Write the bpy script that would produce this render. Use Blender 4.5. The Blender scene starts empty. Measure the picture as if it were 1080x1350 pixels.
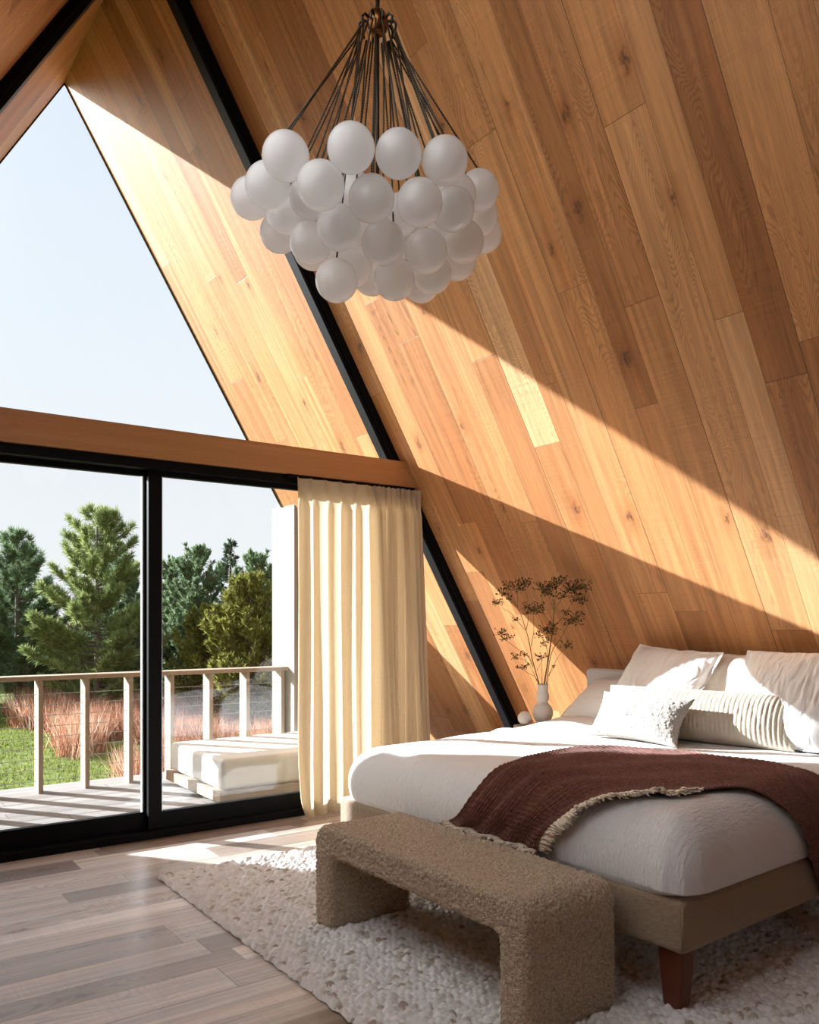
import bpy, bmesh, math, random
import numpy as np
from mathutils import Vector, Matrix

D = bpy.data
SC = bpy.context.scene
COL = SC.collection
PI = math.pi
SLOPE = 1.676            # rise over run of the A-frame walls
HALF = 3.466             # half width of the room at the floor
YB, YF, YO = -8.2, 0.0, 2.045   # rear wall, glass plane, edge of the roof overhang

# ------------------------------------------------------------------ helpers
def link(o, parent=None):
    COL.objects.link(o)
    if parent is not None:
        o.parent = parent
    return o

def tag(o, label=None, cat=None, group=None, kind=None):
    if label: o['label'] = label
    if cat: o['category'] = cat
    if group: o['group'] = group
    if kind: o['kind'] = kind
    return o

def thing(name, loc, label, cat, group=None, rz=0.0):
    o = D.objects.new(name, None)
    o.empty_display_size = 0.1
    o.location = loc
    o.rotation_euler = (0, 0, rz)
    link(o)
    return tag(o, label, cat, group)

def mesh_obj(name, verts, faces, mat=None, parent=None, smooth=False, uv=None, mods=None):
    me = D.meshes.new(name)
    if isinstance(verts, np.ndarray):
        verts = verts.tolist()
    if isinstance(faces, np.ndarray):
        faces = faces.tolist()
    me.from_pydata(verts, [], faces)
    if uv is not None:
        lay = me.uv_layers.new(name='UVMap')
        vi = np.zeros(len(me.loops), dtype=np.int32)
        me.loops.foreach_get('vertex_index', vi)
        uva = np.asarray(uv, dtype=np.float32)[vi]
        lay.data.foreach_set('uv', uva.ravel())
    if mat: me.materials.append(mat)
    if smooth: me.shade_smooth()
    me.update()
    o = D.objects.new(name, me)
    link(o, parent)
    return o

def bm_obj(name, bm, mat=None, parent=None, smooth=False):
    me = D.meshes.new(name)
    bmesh.ops.recalc_face_normals(bm, faces=bm.faces[:])
    bm.to_mesh(me); bm.free()
    if mat: me.materials.append(mat)
    if smooth: me.shade_smooth()
    o = D.objects.new(name, me)
    return link(o, parent)

def bev(o, w, seg=3, angle=35):
    m = o.modifiers.new('bevel', 'BEVEL')
    m.width = w; m.segments = seg; m.limit_method = 'ANGLE'; m.angle_limit = math.radians(angle)
    o.data.shade_smooth()
    w2 = o.modifiers.new('wn', 'WEIGHTED_NORMAL'); w2.keep_sharp = True
    return o

def bm_box(bm, x0, x1, y0, y1, z0, z1):
    v = [bm.verts.new(p) for p in ((x0,y0,z0),(x1,y0,z0),(x1,y1,z0),(x0,y1,z0),(x0,y0,z1),(x1,y0,z1),(x1,y1,z1),(x0,y1,z1))]
    for f in ((0,3,2,1),(4,5,6,7),(0,1,5,4),(1,2,6,5),(2,3,7,6),(3,0,4,7)):
        bm.faces.new([v[i] for i in f])

def box(name, x0, x1, y0, y1, z0, z1, mat, parent=None, bevel=0.0, seg=2):
    bm = bmesh.new(); bm_box(bm, x0, x1, y0, y1, z0, z1)
    o = bm_obj(name, bm, mat, parent)
    if bevel: bev(o, bevel, seg)
    return o

def prism(name, poly, axis, a0, a1, mat, parent=None):
    """extrude a polygon (2D) along an axis ('x','y')"""
    bm = bmesh.new()
    def P(p, a):
        return (a, p[0], p[1]) if axis == 'x' else (p[0], a, p[1])
    A = [bm.verts.new(P(p, a0)) for p in poly]
    B = [bm.verts.new(P(p, a1)) for p in poly]
    bm.faces.new(A); bm.faces.new(B[::-1])
    n = len(poly)
    for i in range(n):
        bm.faces.new((A[i], A[(i+1) % n], B[(i+1) % n], B[i]))
    return bm_obj(name, bm, mat, parent)

def lathe(name, prof, mat, parent=None, n=40, loc=(0,0,0)):
    vs, fs = [], []
    for r, z in prof:
        for k in range(n):
            a = 2*PI*k/n
            vs.append((loc[0]+r*math.cos(a), loc[1]+r*math.sin(a), loc[2]+z))
    for i in range(len(prof)-1):
        for k in range(n):
            k2 = (k+1) % n
            fs.append((i*n+k, i*n+k2, (i+1)*n+k2, (i+1)*n+k))
    return mesh_obj(name, vs, fs, mat, parent, smooth=True)

def tube_arrays(pts, rad, n=6, base=0):
    """tube along a polyline; rad a number or a list"""
    pts = [Vector(p) for p in pts]
    m = len(pts)
    rr = rad if hasattr(rad, '__len__') else [rad]*m
    vs, fs = [], []
    up = None
    for i, p in enumerate(pts):
        t = (pts[min(i+1, m-1)] - pts[max(i-1, 0)])
        t = t.normalized() if t.length > 1e-9 else Vector((0,0,1))
        if up is None:
            up = t.orthogonal().normalized()
        s = t.cross(up)
        if s.length < 1e-6:
            s = t.orthogonal()
        s.normalize(); up = s.cross(t).normalized()
        for k in range(n):
            a = 2*PI*k/n
            q = p + (s*math.cos(a) + up*math.sin(a))*rr[i]
            vs.append(q[:])
    for i in range(m-1):
        for k in range(n):
            k2 = (k+1) % n
            fs.append((base+i*n+k, base+i*n+k2, base+(i+1)*n+k2, base+(i+1)*n+k))
    fs.append(tuple(base+k for k in range(n))[::-1])
    fs.append(tuple(base+(m-1)*n+k for k in range(n)))
    return vs, fs

def tubes(name, lines, mat, parent=None, n=6):
    V, Fc = [], []
    for pts, rad in lines:
        v, f = tube_arrays(pts, rad, n, len(V))
        V += v; Fc += f
    return mesh_obj(name, V, Fc, mat, parent, smooth=True)

def grid_faces(nu, nv, off=0, closed=False):
    i = np.arange(nu-1)[:, None]; j = np.arange(nv-1)[None, :]
    a = (i*nv+j+off).ravel()
    b = ((i+1)*nv+j+off).ravel()
    return np.stack([a, b, b+1, a+1], 1)

def hash2(ix, iy, seed):
    h = (ix.astype(np.int64)*374761393 + iy.astype(np.int64)*668265263 + seed*982451653) & 0x7fffffff
    h = ((h ^ (h >> 13))*1274126177) & 0x7fffffff
    h = h ^ (h >> 16)
    return (h & 0xffff)/65535.0

def vnoise(x, y, seed=0):
    ix = np.floor(x); iy = np.floor(y)
    fx = x-ix; fy = y-iy
    fx = fx*fx*(3-2*fx); fy = fy*fy*(3-2*fy)
    a = hash2(ix, iy, seed); b = hash2(ix+1, iy, seed); c = hash2(ix, iy+1, seed); d = hash2(ix+1, iy+1, seed)
    return (a*(1-fx)+b*fx)*(1-fy) + (c*(1-fx)+d*fx)*fy

def fbm(x, y, seed=0, oct=3):
    s = 0; a = 0.5; t = 0
    for k in range(oct):
        s = s + a*vnoise(x*2**k, y*2**k, seed+k*17); t += a; a *= 0.5
    return s/t - 0.5

# ------------------------------------------------------------------ materials
class NT:
    def __init__(self, name):
        self.mat = D.materials.new(name)
        self.mat.use_nodes = True
        self.t = self.mat.node_tree
        for n in list(self.t.nodes): self.t.nodes.remove(n)
        self.out = self.n('ShaderNodeOutputMaterial')
    def n(self, typ, **kw):
        nd = self.t.nodes.new(typ)
        for k, v in kw.items(): setattr(nd, k, v)
        return nd
    def l(self, a, b): self.t.links.new(a, b)
    def val(self, sock, v):
        if isinstance(v, (int, float)): sock.default_value = v
        elif isinstance(v, (tuple, list)):
            sock.default_value = v if len(sock.default_value) == len(v) else tuple(v)+(1,)
        else: self.l(v, sock)
    def m(self, op, a, b=None, c=None, clamp=False):
        nd = self.n('ShaderNodeMath', operation=op, use_clamp=clamp)
        self.val(nd.inputs[0], a)
        if b is not None: self.val(nd.inputs[1], b)
        if c is not None: self.val(nd.inputs[2], c)
        return nd.outputs[0]
    def comb(self, x, y, z=0.0):
        nd = self.n('ShaderNodeCombineXYZ')
        for i, v in enumerate((x, y, z)): self.val(nd.inputs[i], v)
        return nd.outputs[0]
    def sep(self, v):
        nd = self.n('ShaderNodeSeparateXYZ'); self.l(v, nd.inputs[0]); return nd.outputs
    def noise(self, vec, scale=1.0, detail=3.0, rough=0.5, dist=0.0):
        nd = self.n('ShaderNodeTexNoise'); self.l(vec, nd.inputs['Vector'])
        nd.inputs['Scale'].default_value = scale; nd.inputs['Detail'].default_value = detail
        nd.inputs['Roughness'].default_value = rough; nd.inputs['Distortion'].default_value = dist
        return nd.outputs[0]
    def ramp(self, f, stops, interp='LINEAR'):
        nd = self.n('ShaderNodeValToRGB'); self.val(nd.inputs[0], f)
        cr = nd.color_ramp; cr.interpolation = interp
        while len(cr.elements) < len(stops): cr.elements.new(0.5)
        for e, (p, c) in zip(cr.elements, stops):
            e.position = p; e.color = tuple(c)+(1,) if len(c) == 3 else c
        return nd.outputs[0]
    def mix(self, f, a, b, mode='MIX'):
        nd = self.n('ShaderNodeMix', data_type='RGBA', blend_type=mode)
        self.val(nd.inputs[0], f); self.val(nd.inputs[6], a); self.val(nd.inputs[7], b)
        return nd.outputs[2]
    def smooth(self, x, lo, hi):
        nd = self.n('ShaderNodeMapRange', interpolation_type='SMOOTHSTEP')
        self.val(nd.inputs[0], x); nd.inputs[1].default_value = lo; nd.inputs[2].default_value = hi
        return nd.outputs[0]
    def bump(self, h, strength=0.3, dist=0.01):
        nd = self.n('ShaderNodeBump'); self.l(h, nd.inputs['Height'])
        nd.inputs['Strength'].default_value = strength; nd.inputs['Distance'].default_value = dist
        return nd.outputs[0]
    def pbsdf(self, color, rough=0.6, spec=0.5, metal=0.0, normal=None, **kw):
        nd = self.n('ShaderNodeBsdfPrincipled')
        self.val(nd.inputs['Base Color'], color); self.val(nd.inputs['Roughness'], rough)
        self.val(nd.inputs['Specular IOR Level'], spec); self.val(nd.inputs['Metallic'], metal)
        if normal is not None: self.l(normal, nd.inputs['Normal'])
        for k, v in kw.items(): self.val(nd.inputs[k], v)
        return nd.outputs[0]
    def surf(self, s): self.l(s, self.out.inputs['Surface']); return self.mat
    def obj(self): return self.n('ShaderNodeTexCoord').outputs['Object']
    def uv(self): return self.n('ShaderNodeTexCoord').outputs['UV']

def simple(name, color, rough=0.6, spec=0.4, metal=0.0):
    N = NT(name)
    return N.surf(N.pbsdf(color, rough, spec, metal))

def wood(name, dark, mid, light, width=0.2, length=2.4, rough=0.5, spec=0.35, seam=0.0022, grain=0.4,
         saw=0.05, warp=0.035, knots=True, boards=True, contrast=1.0):
    N = NT(name)
    s, t, _ = N.sep(N.uv())
    if boards:
        tw = N.m('ADD', t, N.m('MULTIPLY', N.m('SINE', N.m('MULTIPLY', t, 2*PI/0.61)), warp))
        q = N.m('DIVIDE', tw, width)
        bi = N.m('FLOOR', q); f = N.m('FRACT', q)
        wn = N.n('ShaderNodeTexWhiteNoise', noise_dimensions='1D'); N.l(bi, wn.inputs['W'])
        r1 = wn.outputs['Value']
        sl = N.m('ADD', N.m('DIVIDE', s, N.m('MULTIPLY_ADD', r1, length*0.6, length*0.65)), N.m('MULTIPLY', r1, 13.7))
        bj = N.m('FLOOR', sl); g = N.m('FRACT', sl)
        w2 = N.n('ShaderNodeTexWhiteNoise', noise_dimensions='2D'); N.l(N.comb(bi, bj), w2.inputs['Vector'])
        r2, r2c = w2.outputs['Value'], N.sep(w2.outputs['Color'])
    else:
        r2 = N.m('ADD', 0.5, 0.0); r2c = (0.5, 0.5, 0.5)
    off = N.m('MULTIPLY', r2, 37.0)
    # long soft streaks
    v1 = N.comb(N.m('MULTIPLY', s, 0.9), N.m('MULTIPLY', t, 26.0), off)
    streak = N.noise(v1, 1.0, 4.0, 0.6, 0.3)
    # fine pores
    v2 = N.comb(N.m('MULTIPLY', s, 14.0), N.m('MULTIPLY', t, 330.0), off)
    pore = N.noise(v2, 1.0, 2.0, 0.6)
    # cathedral rings: contour lines of a stretched field
    v3 = N.comb(N.m('MULTIPLY', s, 1.1), N.m('MULTIPLY', t, 5.5), off)
    field = N.noise(v3, 1.0, 1.5, 0.45, 0.4)
    rings = N.m('MULTIPLY_ADD', N.m('SINE', N.m('MULTIPLY', field, 290.0)), 0.5, 0.5)
    rings = N.smooth(rings, 1.0, 0.35)
    ringm = N.smooth(N.noise(N.comb(N.m('MULTIPLY', s, 0.5), N.m('MULTIPLY', t, 2.0), N.m('ADD', off, 9.0)), 1.0, 1.0), 0.42, 0.62)
    base = N.ramp(r2, [(0.0, dark), (0.3, [a*0.55+b*0.45 for a, b in zip(dark, mid)]), (0.55, mid), (0.8, mid), (1.0, light)])
    k = N.m('MULTIPLY_ADD', N.m('SUBTRACT', streak, 0.5), grain*1.1*contrast, 1.0)
    k = N.m('MULTIPLY_ADD', N.m('SUBTRACT', pore, 0.5), grain*0.45*contrast, k)
    k = N.m('MULTIPLY_ADD', N.m('MULTIPLY', N.m('SUBTRACT', rings, 0.7), ringm), grain*0.24*contrast, k)
    if saw:
        sw = N.noise(N.comb(N.m('MULTIPLY', s, 150.0), N.m('MULTIPLY', t, 3.0), off), 1.0, 0.0)
        swm = N.smooth(N.noise(N.comb(s, t, off), 2.2, 1.0), 0.42, 0.62)
        k = N.m('MULTIPLY_ADD', N.m('MULTIPLY', N.m('SUBTRACT', sw, 0.5), swm), saw*4.0, k)
    col = N.mix(1.0, base, N.comb(k, k, k), 'MULTIPLY')
    ml = N.noise(N.comb(N.m('MULTIPLY', s, 1.6), N.m('MULTIPLY', t, 60.0), N.m('ADD', off, 5.0)), 1.0, 3.0, 0.65, 0.5)
    col = N.mix(N.m('MULTIPLY', N.smooth(ml, 0.60, 0.74), 0.42*min(1.0, grain*1.5)), col, N.mix(1.0, col, (0.50, 0.40, 0.32), 'MULTIPLY'))
    # paler sapwood bands along the boards
    sap = N.noise(N.comb(N.m('MULTIPLY', s, 0.55), N.m('MULTIPLY', t, 13.0), N.m('ADD', off, 17.0)), 1.0, 1.5, 0.5, 0.6)
    col = N.mix(N.m('MULTIPLY', N.smooth(sap, 0.60, 0.70), 0.55*min(1.0, grain*1.4)), col, N.mix(1.0, col, (1.28, 1.36, 1.45), 'MULTIPLY'))
    # warm mineral streaks
    hue = N.smooth(N.noise(N.comb(N.m('MULTIPLY', s, 0.5), N.m('MULTIPLY', t, 9.0), N.m('ADD', off, 3.0)), 1.0, 2.0), 0.5, 0.75)
    col = N.mix(N.m('MULTIPLY', hue, 0.35), col, N.mix(1.0, col, (1.1, 0.86, 0.66), 'MULTIPLY'))
    if knots:
        vo = N.n('ShaderNodeTexVoronoi', voronoi_dimensions='2D', feature='F1')
        wob = N.m('MULTIPLY', N.m('SUBTRACT', N.noise(N.comb(N.m('MULTIPLY', s, 14.0), N.m('MULTIPLY', t, 14.0), off), 1.0, 3.0), 0.5), 0.16)
        N.l(N.comb(N.m('ADD', N.m('MULTIPLY', s, 1.1), wob), N.m('ADD', N.m('MULTIPLY', t, 2.1), wob)), vo.inputs['Vector'])
        vo.inputs['Scale'].default_value = 1.15
        vc = N.sep(vo.outputs['Color'])
        sel = N.smooth(vc[0], 0.36, 0.42)
        ksz = N.m('MULTIPLY_ADD', vc[1], 1.0, 0.45)
        dist = N.m('DIVIDE', vo.outputs['Distance'], ksz)
        kd = N.m('MULTIPLY', N.smooth(dist, 0.085, 0.012), sel)
        kd = N.m('MULTIPLY', kd, N.smooth(N.noise(N.comb(N.m('MULTIPLY', s, 35.0), N.m('MULTIPLY', t, 60.0), off), 1.0, 3.0, 0.7), 0.3, 0.62))
        halo = N.m('MULTIPLY', N.smooth(dist, 0.24, 0.03), sel)
        col = N.mix(N.m('MULTIPLY', halo, 0.5), col, N.mix(1.0, col, (0.74, 0.6, 0.5), 'MULTIPLY'))
        col = N.mix(N.m('MULTIPLY', kd, 0.85), col, (0.06, 0.032, 0.018))
    hgt = N.m('MULTIPLY', streak, 0.15)
    hgt = N.m('MULTIPLY_ADD', pore, 0.2, hgt)
    if boards:
        e = N.m('MULTIPLY', N.m('MINIMUM', f, N.m('SUBTRACT', 1.0, f)), width)
        e2 = N.m('MULTIPLY', N.m('MINIMUM', g, N.m('SUBTRACT', 1.0, g)), length)
        gap = N.smooth(N.m('MINIMUM', e, e2), seam, seam*0.35)
        col = N.mix(N.m('MULTIPLY', gap, 0.72), col, (0.05, 0.026, 0.012))
        hgt = N.m('SUBTRACT', hgt, N.m('MULTIPLY', gap, 1.0))
    rg = N.m('MULTIPLY_ADD', streak, 0.25, rough-0.12)
    return N.surf(N.pbsdf(col, rg, spec, 0.0, N.bump(hgt, 0.35, 0.004)))

def cloth(name, color, color2=None, kind='linen', scale=600.0, strength=0.3, rough=0.9, sheen=0.15, trans=0.0):
    N = NT(name)
    co = N.obj()
    if kind == 'linen':
        x, y, z = N.sep(co)
        a = N.noise(N.comb(N.m('MULTIPLY', x, scale), N.m('MULTIPLY', y, scale*0.18), N.m('MULTIPLY', z, scale*0.18)), 1.0, 2.0)
        b = N.noise(N.comb(N.m('MULTIPLY', x, scale*0.18), N.m('MULTIPLY', y, scale*0.18), N.m('MULTIPLY', z, scale)), 1.0, 2.0)
        h = N.m('ADD', a, b)
        cf = N.m('MULTIPLY_ADD', h, 0.9, -0.4)
    elif kind == 'boucle':
        vo = N.n('ShaderNodeTexVoronoi', feature='SMOOTH_F1'); N.l(co, vo.inputs['Vector'])
        vo.inputs['Scale'].default_value = scale; vo.inputs['Smoothness'].default_value = 0.35
        nz = N.noise(co, scale*0.9, 2.0, 0.6, 1.0)
        h = N.m('MULTIPLY_ADD', nz, 0.6, N.m('SUBTRACT', 1.0, vo.outputs['Distance']))
        cf = N.m('MULTIPLY_ADD', N.noise(co, scale*0.55, 2.0, 0.6), 2.6, -0.8)  # yarn tone variation, with shade of the gaps between loops put into colour
    elif kind == 'crinkle':
        u, v, _ = N.sep(N.uv())
        a = N.noise(N.comb(N.m('MULTIPLY', u, scale), N.m('MULTIPLY', v, scale*0.22)), 1.0, 3.0, 0.55, 0.6)
        h = a
        cf = N.m('MULTIPLY_ADD', a, 1.2, -0.1)
    elif kind == 'gauze':
        u, v, _ = N.sep(N.uv())
        a = N.noise(N.comb(N.m('MULTIPLY', u, scale*0.35), N.m('MULTIPLY', v, scale)), 1.0, 2.0, 0.55, 0.6)
        b = N.noise(N.comb(N.m('MULTIPLY', u, scale*0.9), N.m('MULTIPLY', v, scale*0.3)), 1.0, 2.0, 0.55, 0.6)
        h = N.m('MULTIPLY_ADD', b, 0.7, a)
        cf = N.m('MULTIPLY_ADD', h, 1.6, -0.85)
    else:
        h = N.noise(co, scale, 2.0); cf = h
    col = N.mix(N.m('MAXIMUM', N.m('MINIMUM', cf, 1.0), 0.0), color2 if color2 else [c*0.86 for c in color], color)
    nrm = N.bump(h, strength, 0.012 if kind == 'crinkle' else 0.006)
    p = N.pbsdf(col, rough, 0.15, 0.0, nrm, **{'Sheen Weight': sheen, 'Sheen Roughness': 0.5})
    if trans > 0:
        tr = N.n('ShaderNodeBsdfTranslucent'); N.val(tr.inputs[0], col); N.l(nrm, tr.inputs['Normal'])
        mx = N.n('ShaderNodeMixShader'); mx.inputs[0].default_value = trans
        N.l(p, mx.inputs[1]); N.l(tr.outputs[0], mx.inputs[2])
        p = mx.outputs[0]
    return N.surf(p)

def glass_pane(name, f0=0.05, tint=(0.97, 0.985, 0.98)):
    N = NT(name)
    lw = N.n('ShaderNodeLayerWeight'); lw.inputs[0].default_value = 0.5
    fr = N.m('MULTIPLY_ADD', N.m('POWER', lw.outputs['Facing'], 5.0), 1.0-f0, f0)
    tr = N.n('ShaderNodeBsdfTransparent'); tr.inputs[0].default_value = tint+(1,)
    gl = N.n('ShaderNodeBsdfGlossy'); gl.inputs['Roughness'].default_value = 0.0
    mx = N.n('ShaderNodeMixShader'); N.l(fr, mx.inputs[0]); N.l(tr.outputs[0], mx.inputs[1]); N.l(gl.outputs[0], mx.inputs[2])
    return N.surf(mx.outputs[0])

W_WALL = wood('oak_wall_boards', (0.30, 0.122, 0.042), (0.485, 0.224, 0.084), (0.61, 0.345, 0.165), 0.2, 2.5, 0.50, 0.3, grain=0.78, saw=0.055, contrast=1.45)
W_FLOOR = wood('oak_floor_boards', (0.20, 0.135, 0.09), (0.54, 0.455, 0.39), (0.76, 0.69, 0.63), 0.185, 1.7, 0.32, 0.8, grain=0.8, saw=0.06, contrast=1.7)
W_BEAM = wood('oak_beam', (0.36, 0.17, 0.065), (0.36, 0.17, 0.065), (0.36, 0.17, 0.065), 0.5, 9.0, 0.45, 0.35, boards=False, saw=0.03, knots=True)
W_DECK = wood('grey_deck_boards', (0.22, 0.205, 0.185), (0.27, 0.25, 0.23), (0.32, 0.30, 0.275), 0.14, 3.0, 0.7, 0.2, seam=0.005, warp=0.0, knots=False)
W_CEDAR = wood('pale_cedar', (0.31, 0.24, 0.17), (0.34, 0.265, 0.19), (0.36, 0.28, 0.20), 0.14, 4.0, 0.7, 0.2, boards=False, saw=0.0, knots=False)
W_PIER = wood('pale_cedar_boards', (0.20, 0.185, 0.168), (0.22, 0.205, 0.185), (0.24, 0.222, 0.20), 0.14, 4.0, 0.7, 0.2, warp=0.0, saw=0.0, knots=False)
W_LEG = wood('red_brown_wood', (0.12, 0.032, 0.014), (0.12, 0.032, 0.014), (0.12, 0.032, 0.014), boards=False, rough=0.35, saw=0, knots=False)
M_BLACK = simple('black_metal', (0.004, 0.004, 0.0045), 0.5, 0.08)
M_BLACK2 = simple('black_rubber', (0.008, 0.008, 0.009), 0.5, 0.15)
M_STEEL = simple('grey_steel_cable', (0.30, 0.29, 0.27), 0.4, 0.5, 0.7)
M_ALU = simple('pale_spacer_aluminium', (0.62, 0.64, 0.66), 0.35, 0.5, 0.6)
M_BRONZE = simple('dark_brass', (0.22, 0.10, 0.035), 0.28, 0.5, 1.0)
M_ROD = simple('dark_bronze_rod', (0.035, 0.022, 0.015), 0.4, 0.5, 0.6)
M_GLASS = glass_pane('window_glass', 0.04, (0.99, 0.995, 0.992))
M_CERAMIC = simple('matte_cream_ceramic', (0.76, 0.715, 0.65), 0.75, 0.25)
M_STUCCO = simple('plain_roofing', (0.12, 0.11, 0.10), 0.9, 0.2)
M_DUVET = cloth('white_muslin', (0.81, 0.805, 0.80), (0.74, 0.735, 0.73), 'crinkle', 110.0, 0.8, sheen=0.1)
M_SHAM = cloth('white_crinkled_cotton', (0.83, 0.82, 0.80), (0.74, 0.72, 0.69), 'crinkle', 42.0, 0.6, sheen=0.1)
M_SHEET = cloth('plain_cream_cotton', (0.78, 0.72, 0.64), (0.75, 0.69, 0.61), 'linen', 500.0, 0.1)
M_WHITE = cloth('plain_white_cotton', (0.83, 0.82, 0.80), (0.80, 0.78, 0.76), 'linen', 500.0, 0.1)
M_BEDLINEN = cloth('taupe_linen', (0.38, 0.285, 0.20), (0.22, 0.16, 0.105), 'linen', 300.0, 0.5)
M_HEADLINEN = cloth('pale_grey_linen', (0.62, 0.59, 0.55), (0.52, 0.49, 0.45), 'linen', 420.0, 0.3)
M_BENCH = cloth('taupe_boucle', (0.66, 0.535, 0.395), (0.33, 0.245, 0.16), 'boucle', 230.0, 0.8)
M_BOUCLE = cloth('cream_boucle', (0.60, 0.56, 0.49), (0.37, 0.33, 0.28), 'boucle', 240.0, 0.8)
M_RIB = cloth('cream_ribbed_cotton', (0.56, 0.49, 0.385), (0.47, 0.40, 0.30), 'linen', 420.0, 0.3)
M_THROW = cloth('plum_brown_gauze', (0.215, 0.086, 0.060), (0.110, 0.045, 0.035), 'gauze', 75.0, 0.8)
M_FRINGE = simple('cream_fringe_yarn', (0.72, 0.63, 0.51), 0.9, 0.1)
M_CURTAIN = cloth('cream_linen_curtain', (0.64, 0.525, 0.37), (0.55, 0.44, 0.29), 'linen', 300.0, 0.3, sheen=0.0, trans=0.44)
M_OUTCUSHION = cloth('white_outdoor_canvas', (0.74, 0.73, 0.70), (0.70, 0.69, 0.66), 'linen', 400.0, 0.15)

def globe_mat():
    N = NT('frosted_white_glass')
    df = N.n('ShaderNodeBsdfDiffuse'); df.inputs[0].default_value = (0.97, 0.968, 0.965, 1)
    tl = N.n('ShaderNodeBsdfTranslucent'); tl.inputs[0].default_value = (0.985, 0.983, 0.98, 1)
    tp = N.n('ShaderNodeBsdfTransparent'); tp.inputs[0].default_value = (0.95, 0.95, 0.95, 1)
    gl = N.n('ShaderNodeBsdfGlossy'); gl.inputs['Roughness'].default_value = 0.25
    lw = N.n('ShaderNodeLayerWeight'); lw.inputs[0].default_value = 0.5
    a = N.n('ShaderNodeMixShader'); a.inputs[0].default_value = 0.68
    N.l(df.outputs[0], a.inputs[1]); N.l(tl.outputs[0], a.inputs[2])
    b = N.n('ShaderNodeMixShader'); b.inputs[0].default_value = 0.10
    N.l(a.outputs[0], b.inputs[1]); N.l(tp.outputs[0], b.inputs[2])
    c = N.n('ShaderNodeMixShader')
    N.l(N.m('MULTIPLY_ADD', N.m('POWER', lw.outputs['Facing'], 3.0), 0.45, 0.05), c.inputs[0])
    N.l(b.outputs[0], c.inputs[1]); N.l(gl.outputs[0], c.inputs[2])
    return N.surf(c.outputs[0])
M_GLOBE = globe_mat()

def cord_mat():
    N = NT('dark_beaded_chain')
    x, y, z = N.sep(N.obj())
    w = N.m('MULTIPLY_ADD', N.m('SINE', N.m('MULTIPLY', z, 700.0)), 0.5, 0.5)
    col = N.mix(w, (0.008, 0.006, 0.005), (0.11, 0.075, 0.045))
    return N.surf(N.pbsdf(col, 0.4, 0.5, 0.5))
M_CORD = cord_mat()

def leaf_mat(name, dark, light, trans=0.35):
    N = NT(name)
    g = N.n('ShaderNodeNewGeometry')
    r = g.outputs['Random Per Island']
    big = N.noise(N.obj(), 0.9, 2.0)
    f = N.m('ADD', N.m('MULTIPLY', r, 0.6), N.m('MULTIPLY', big, 0.45))
    col = N.ramp(f, [(0.15, dark), (0.85, light)])
    df = N.n('ShaderNodeBsdfDiffuse'); N.l(col, df.inputs[0])
    tl = N.n('ShaderNodeBsdfTranslucent'); N.l(col, tl.inputs[0])
    mx = N.n('ShaderNodeMixShader'); mx.inputs[0].default_value = trans
    N.l(df.outputs[0], mx.inputs[1]); N.l(tl.outputs[0], mx.inputs[2])
    return N.surf(mx.outputs[0])
M_PINE = leaf_mat('pine_needles', (0.08, 0.13, 0.05), (0.40, 0.44, 0.17))
M_PINE2 = leaf_mat('blue_pine_needles', (0.06, 0.11, 0.065), (0.26, 0.34, 0.17))
M_CEDAR = leaf_mat('cedar_foliage', (0.055, 0.07, 0.02), (0.34, 0.33, 0.08))
M_SPRUCE = leaf_mat('dark_spruce_needles', (0.025, 0.05, 0.033), (0.10, 0.14, 0.075))
M_TWIG = leaf_mat('bare_reddish_twigs', (0.10, 0.07, 0.06), (0.2, 0.15, 0.125), 0.1)
def grass_mat():
    N = NT('feathery_russet_grass')
    r = N.n('ShaderNodeNewGeometry').outputs['Random Per Island']
    n1 = N.noise(N.obj(), 0.55, 3.0); n2 = N.noise(N.obj(), 2.6, 2.0)
    f = N.m('ADD', N.m('MULTIPLY', r, 0.55), N.m('MULTIPLY_ADD', n1, 0.9, N.m('MULTIPLY_ADD', n2, 0.7, -0.55)))
    col = N.ramp(f, [(0.1, (0.17, 0.065, 0.040)), (0.4, (0.36, 0.145, 0.085)), (0.65, (0.52, 0.31, 0.20)), (0.95, (0.66, 0.52, 0.40))])
    df = N.n('ShaderNodeBsdfDiffuse'); N.l(col, df.inputs[0])
    tl = N.n('ShaderNodeBsdfTranslucent'); N.l(col, tl.inputs[0])
    mx = N.n('ShaderNodeMixShader'); mx.inputs[0].default_value = 0.35
    N.l(df.outputs[0], mx.inputs[1]); N.l(tl.outputs[0], mx.inputs[2])
    return N.surf(mx.outputs[0])
M_GRASS = grass_mat()
M_BARK = simple('grey_bark', (0.16, 0.13, 0.11), 0.9, 0.1)
M_STEM = simple('olive_dry_stem', (0.14, 0.11, 0.03), 0.7, 0.2)
M_SEED = simple('dark_brown_seed_heads', (0.045, 0.018, 0.014), 0.7, 0.2)

def lawn_mat():
    N = NT('lawn_ground')
    co = N.obj()
    n1 = N.noise(co, 0.35, 4.0); n2 = N.noise(co, 9.0, 3.0, 0.7)
    f = N.m('ADD', N.m('MULTIPLY', n1, 0.5), N.m('MULTIPLY', n2, 0.5))
    col = N.ramp(f, [(0.3, (0.075, 0.11, 0.022)), (0.55, (0.14, 0.175, 0.040)), (0.75, (0.22, 0.23, 0.08))])
    return N.surf(N.pbsdf(col, 0.9, 0.1, 0.0, N.bump(n2, 0.6, 0.08)))
M_LAWN = lawn_mat()

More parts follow.
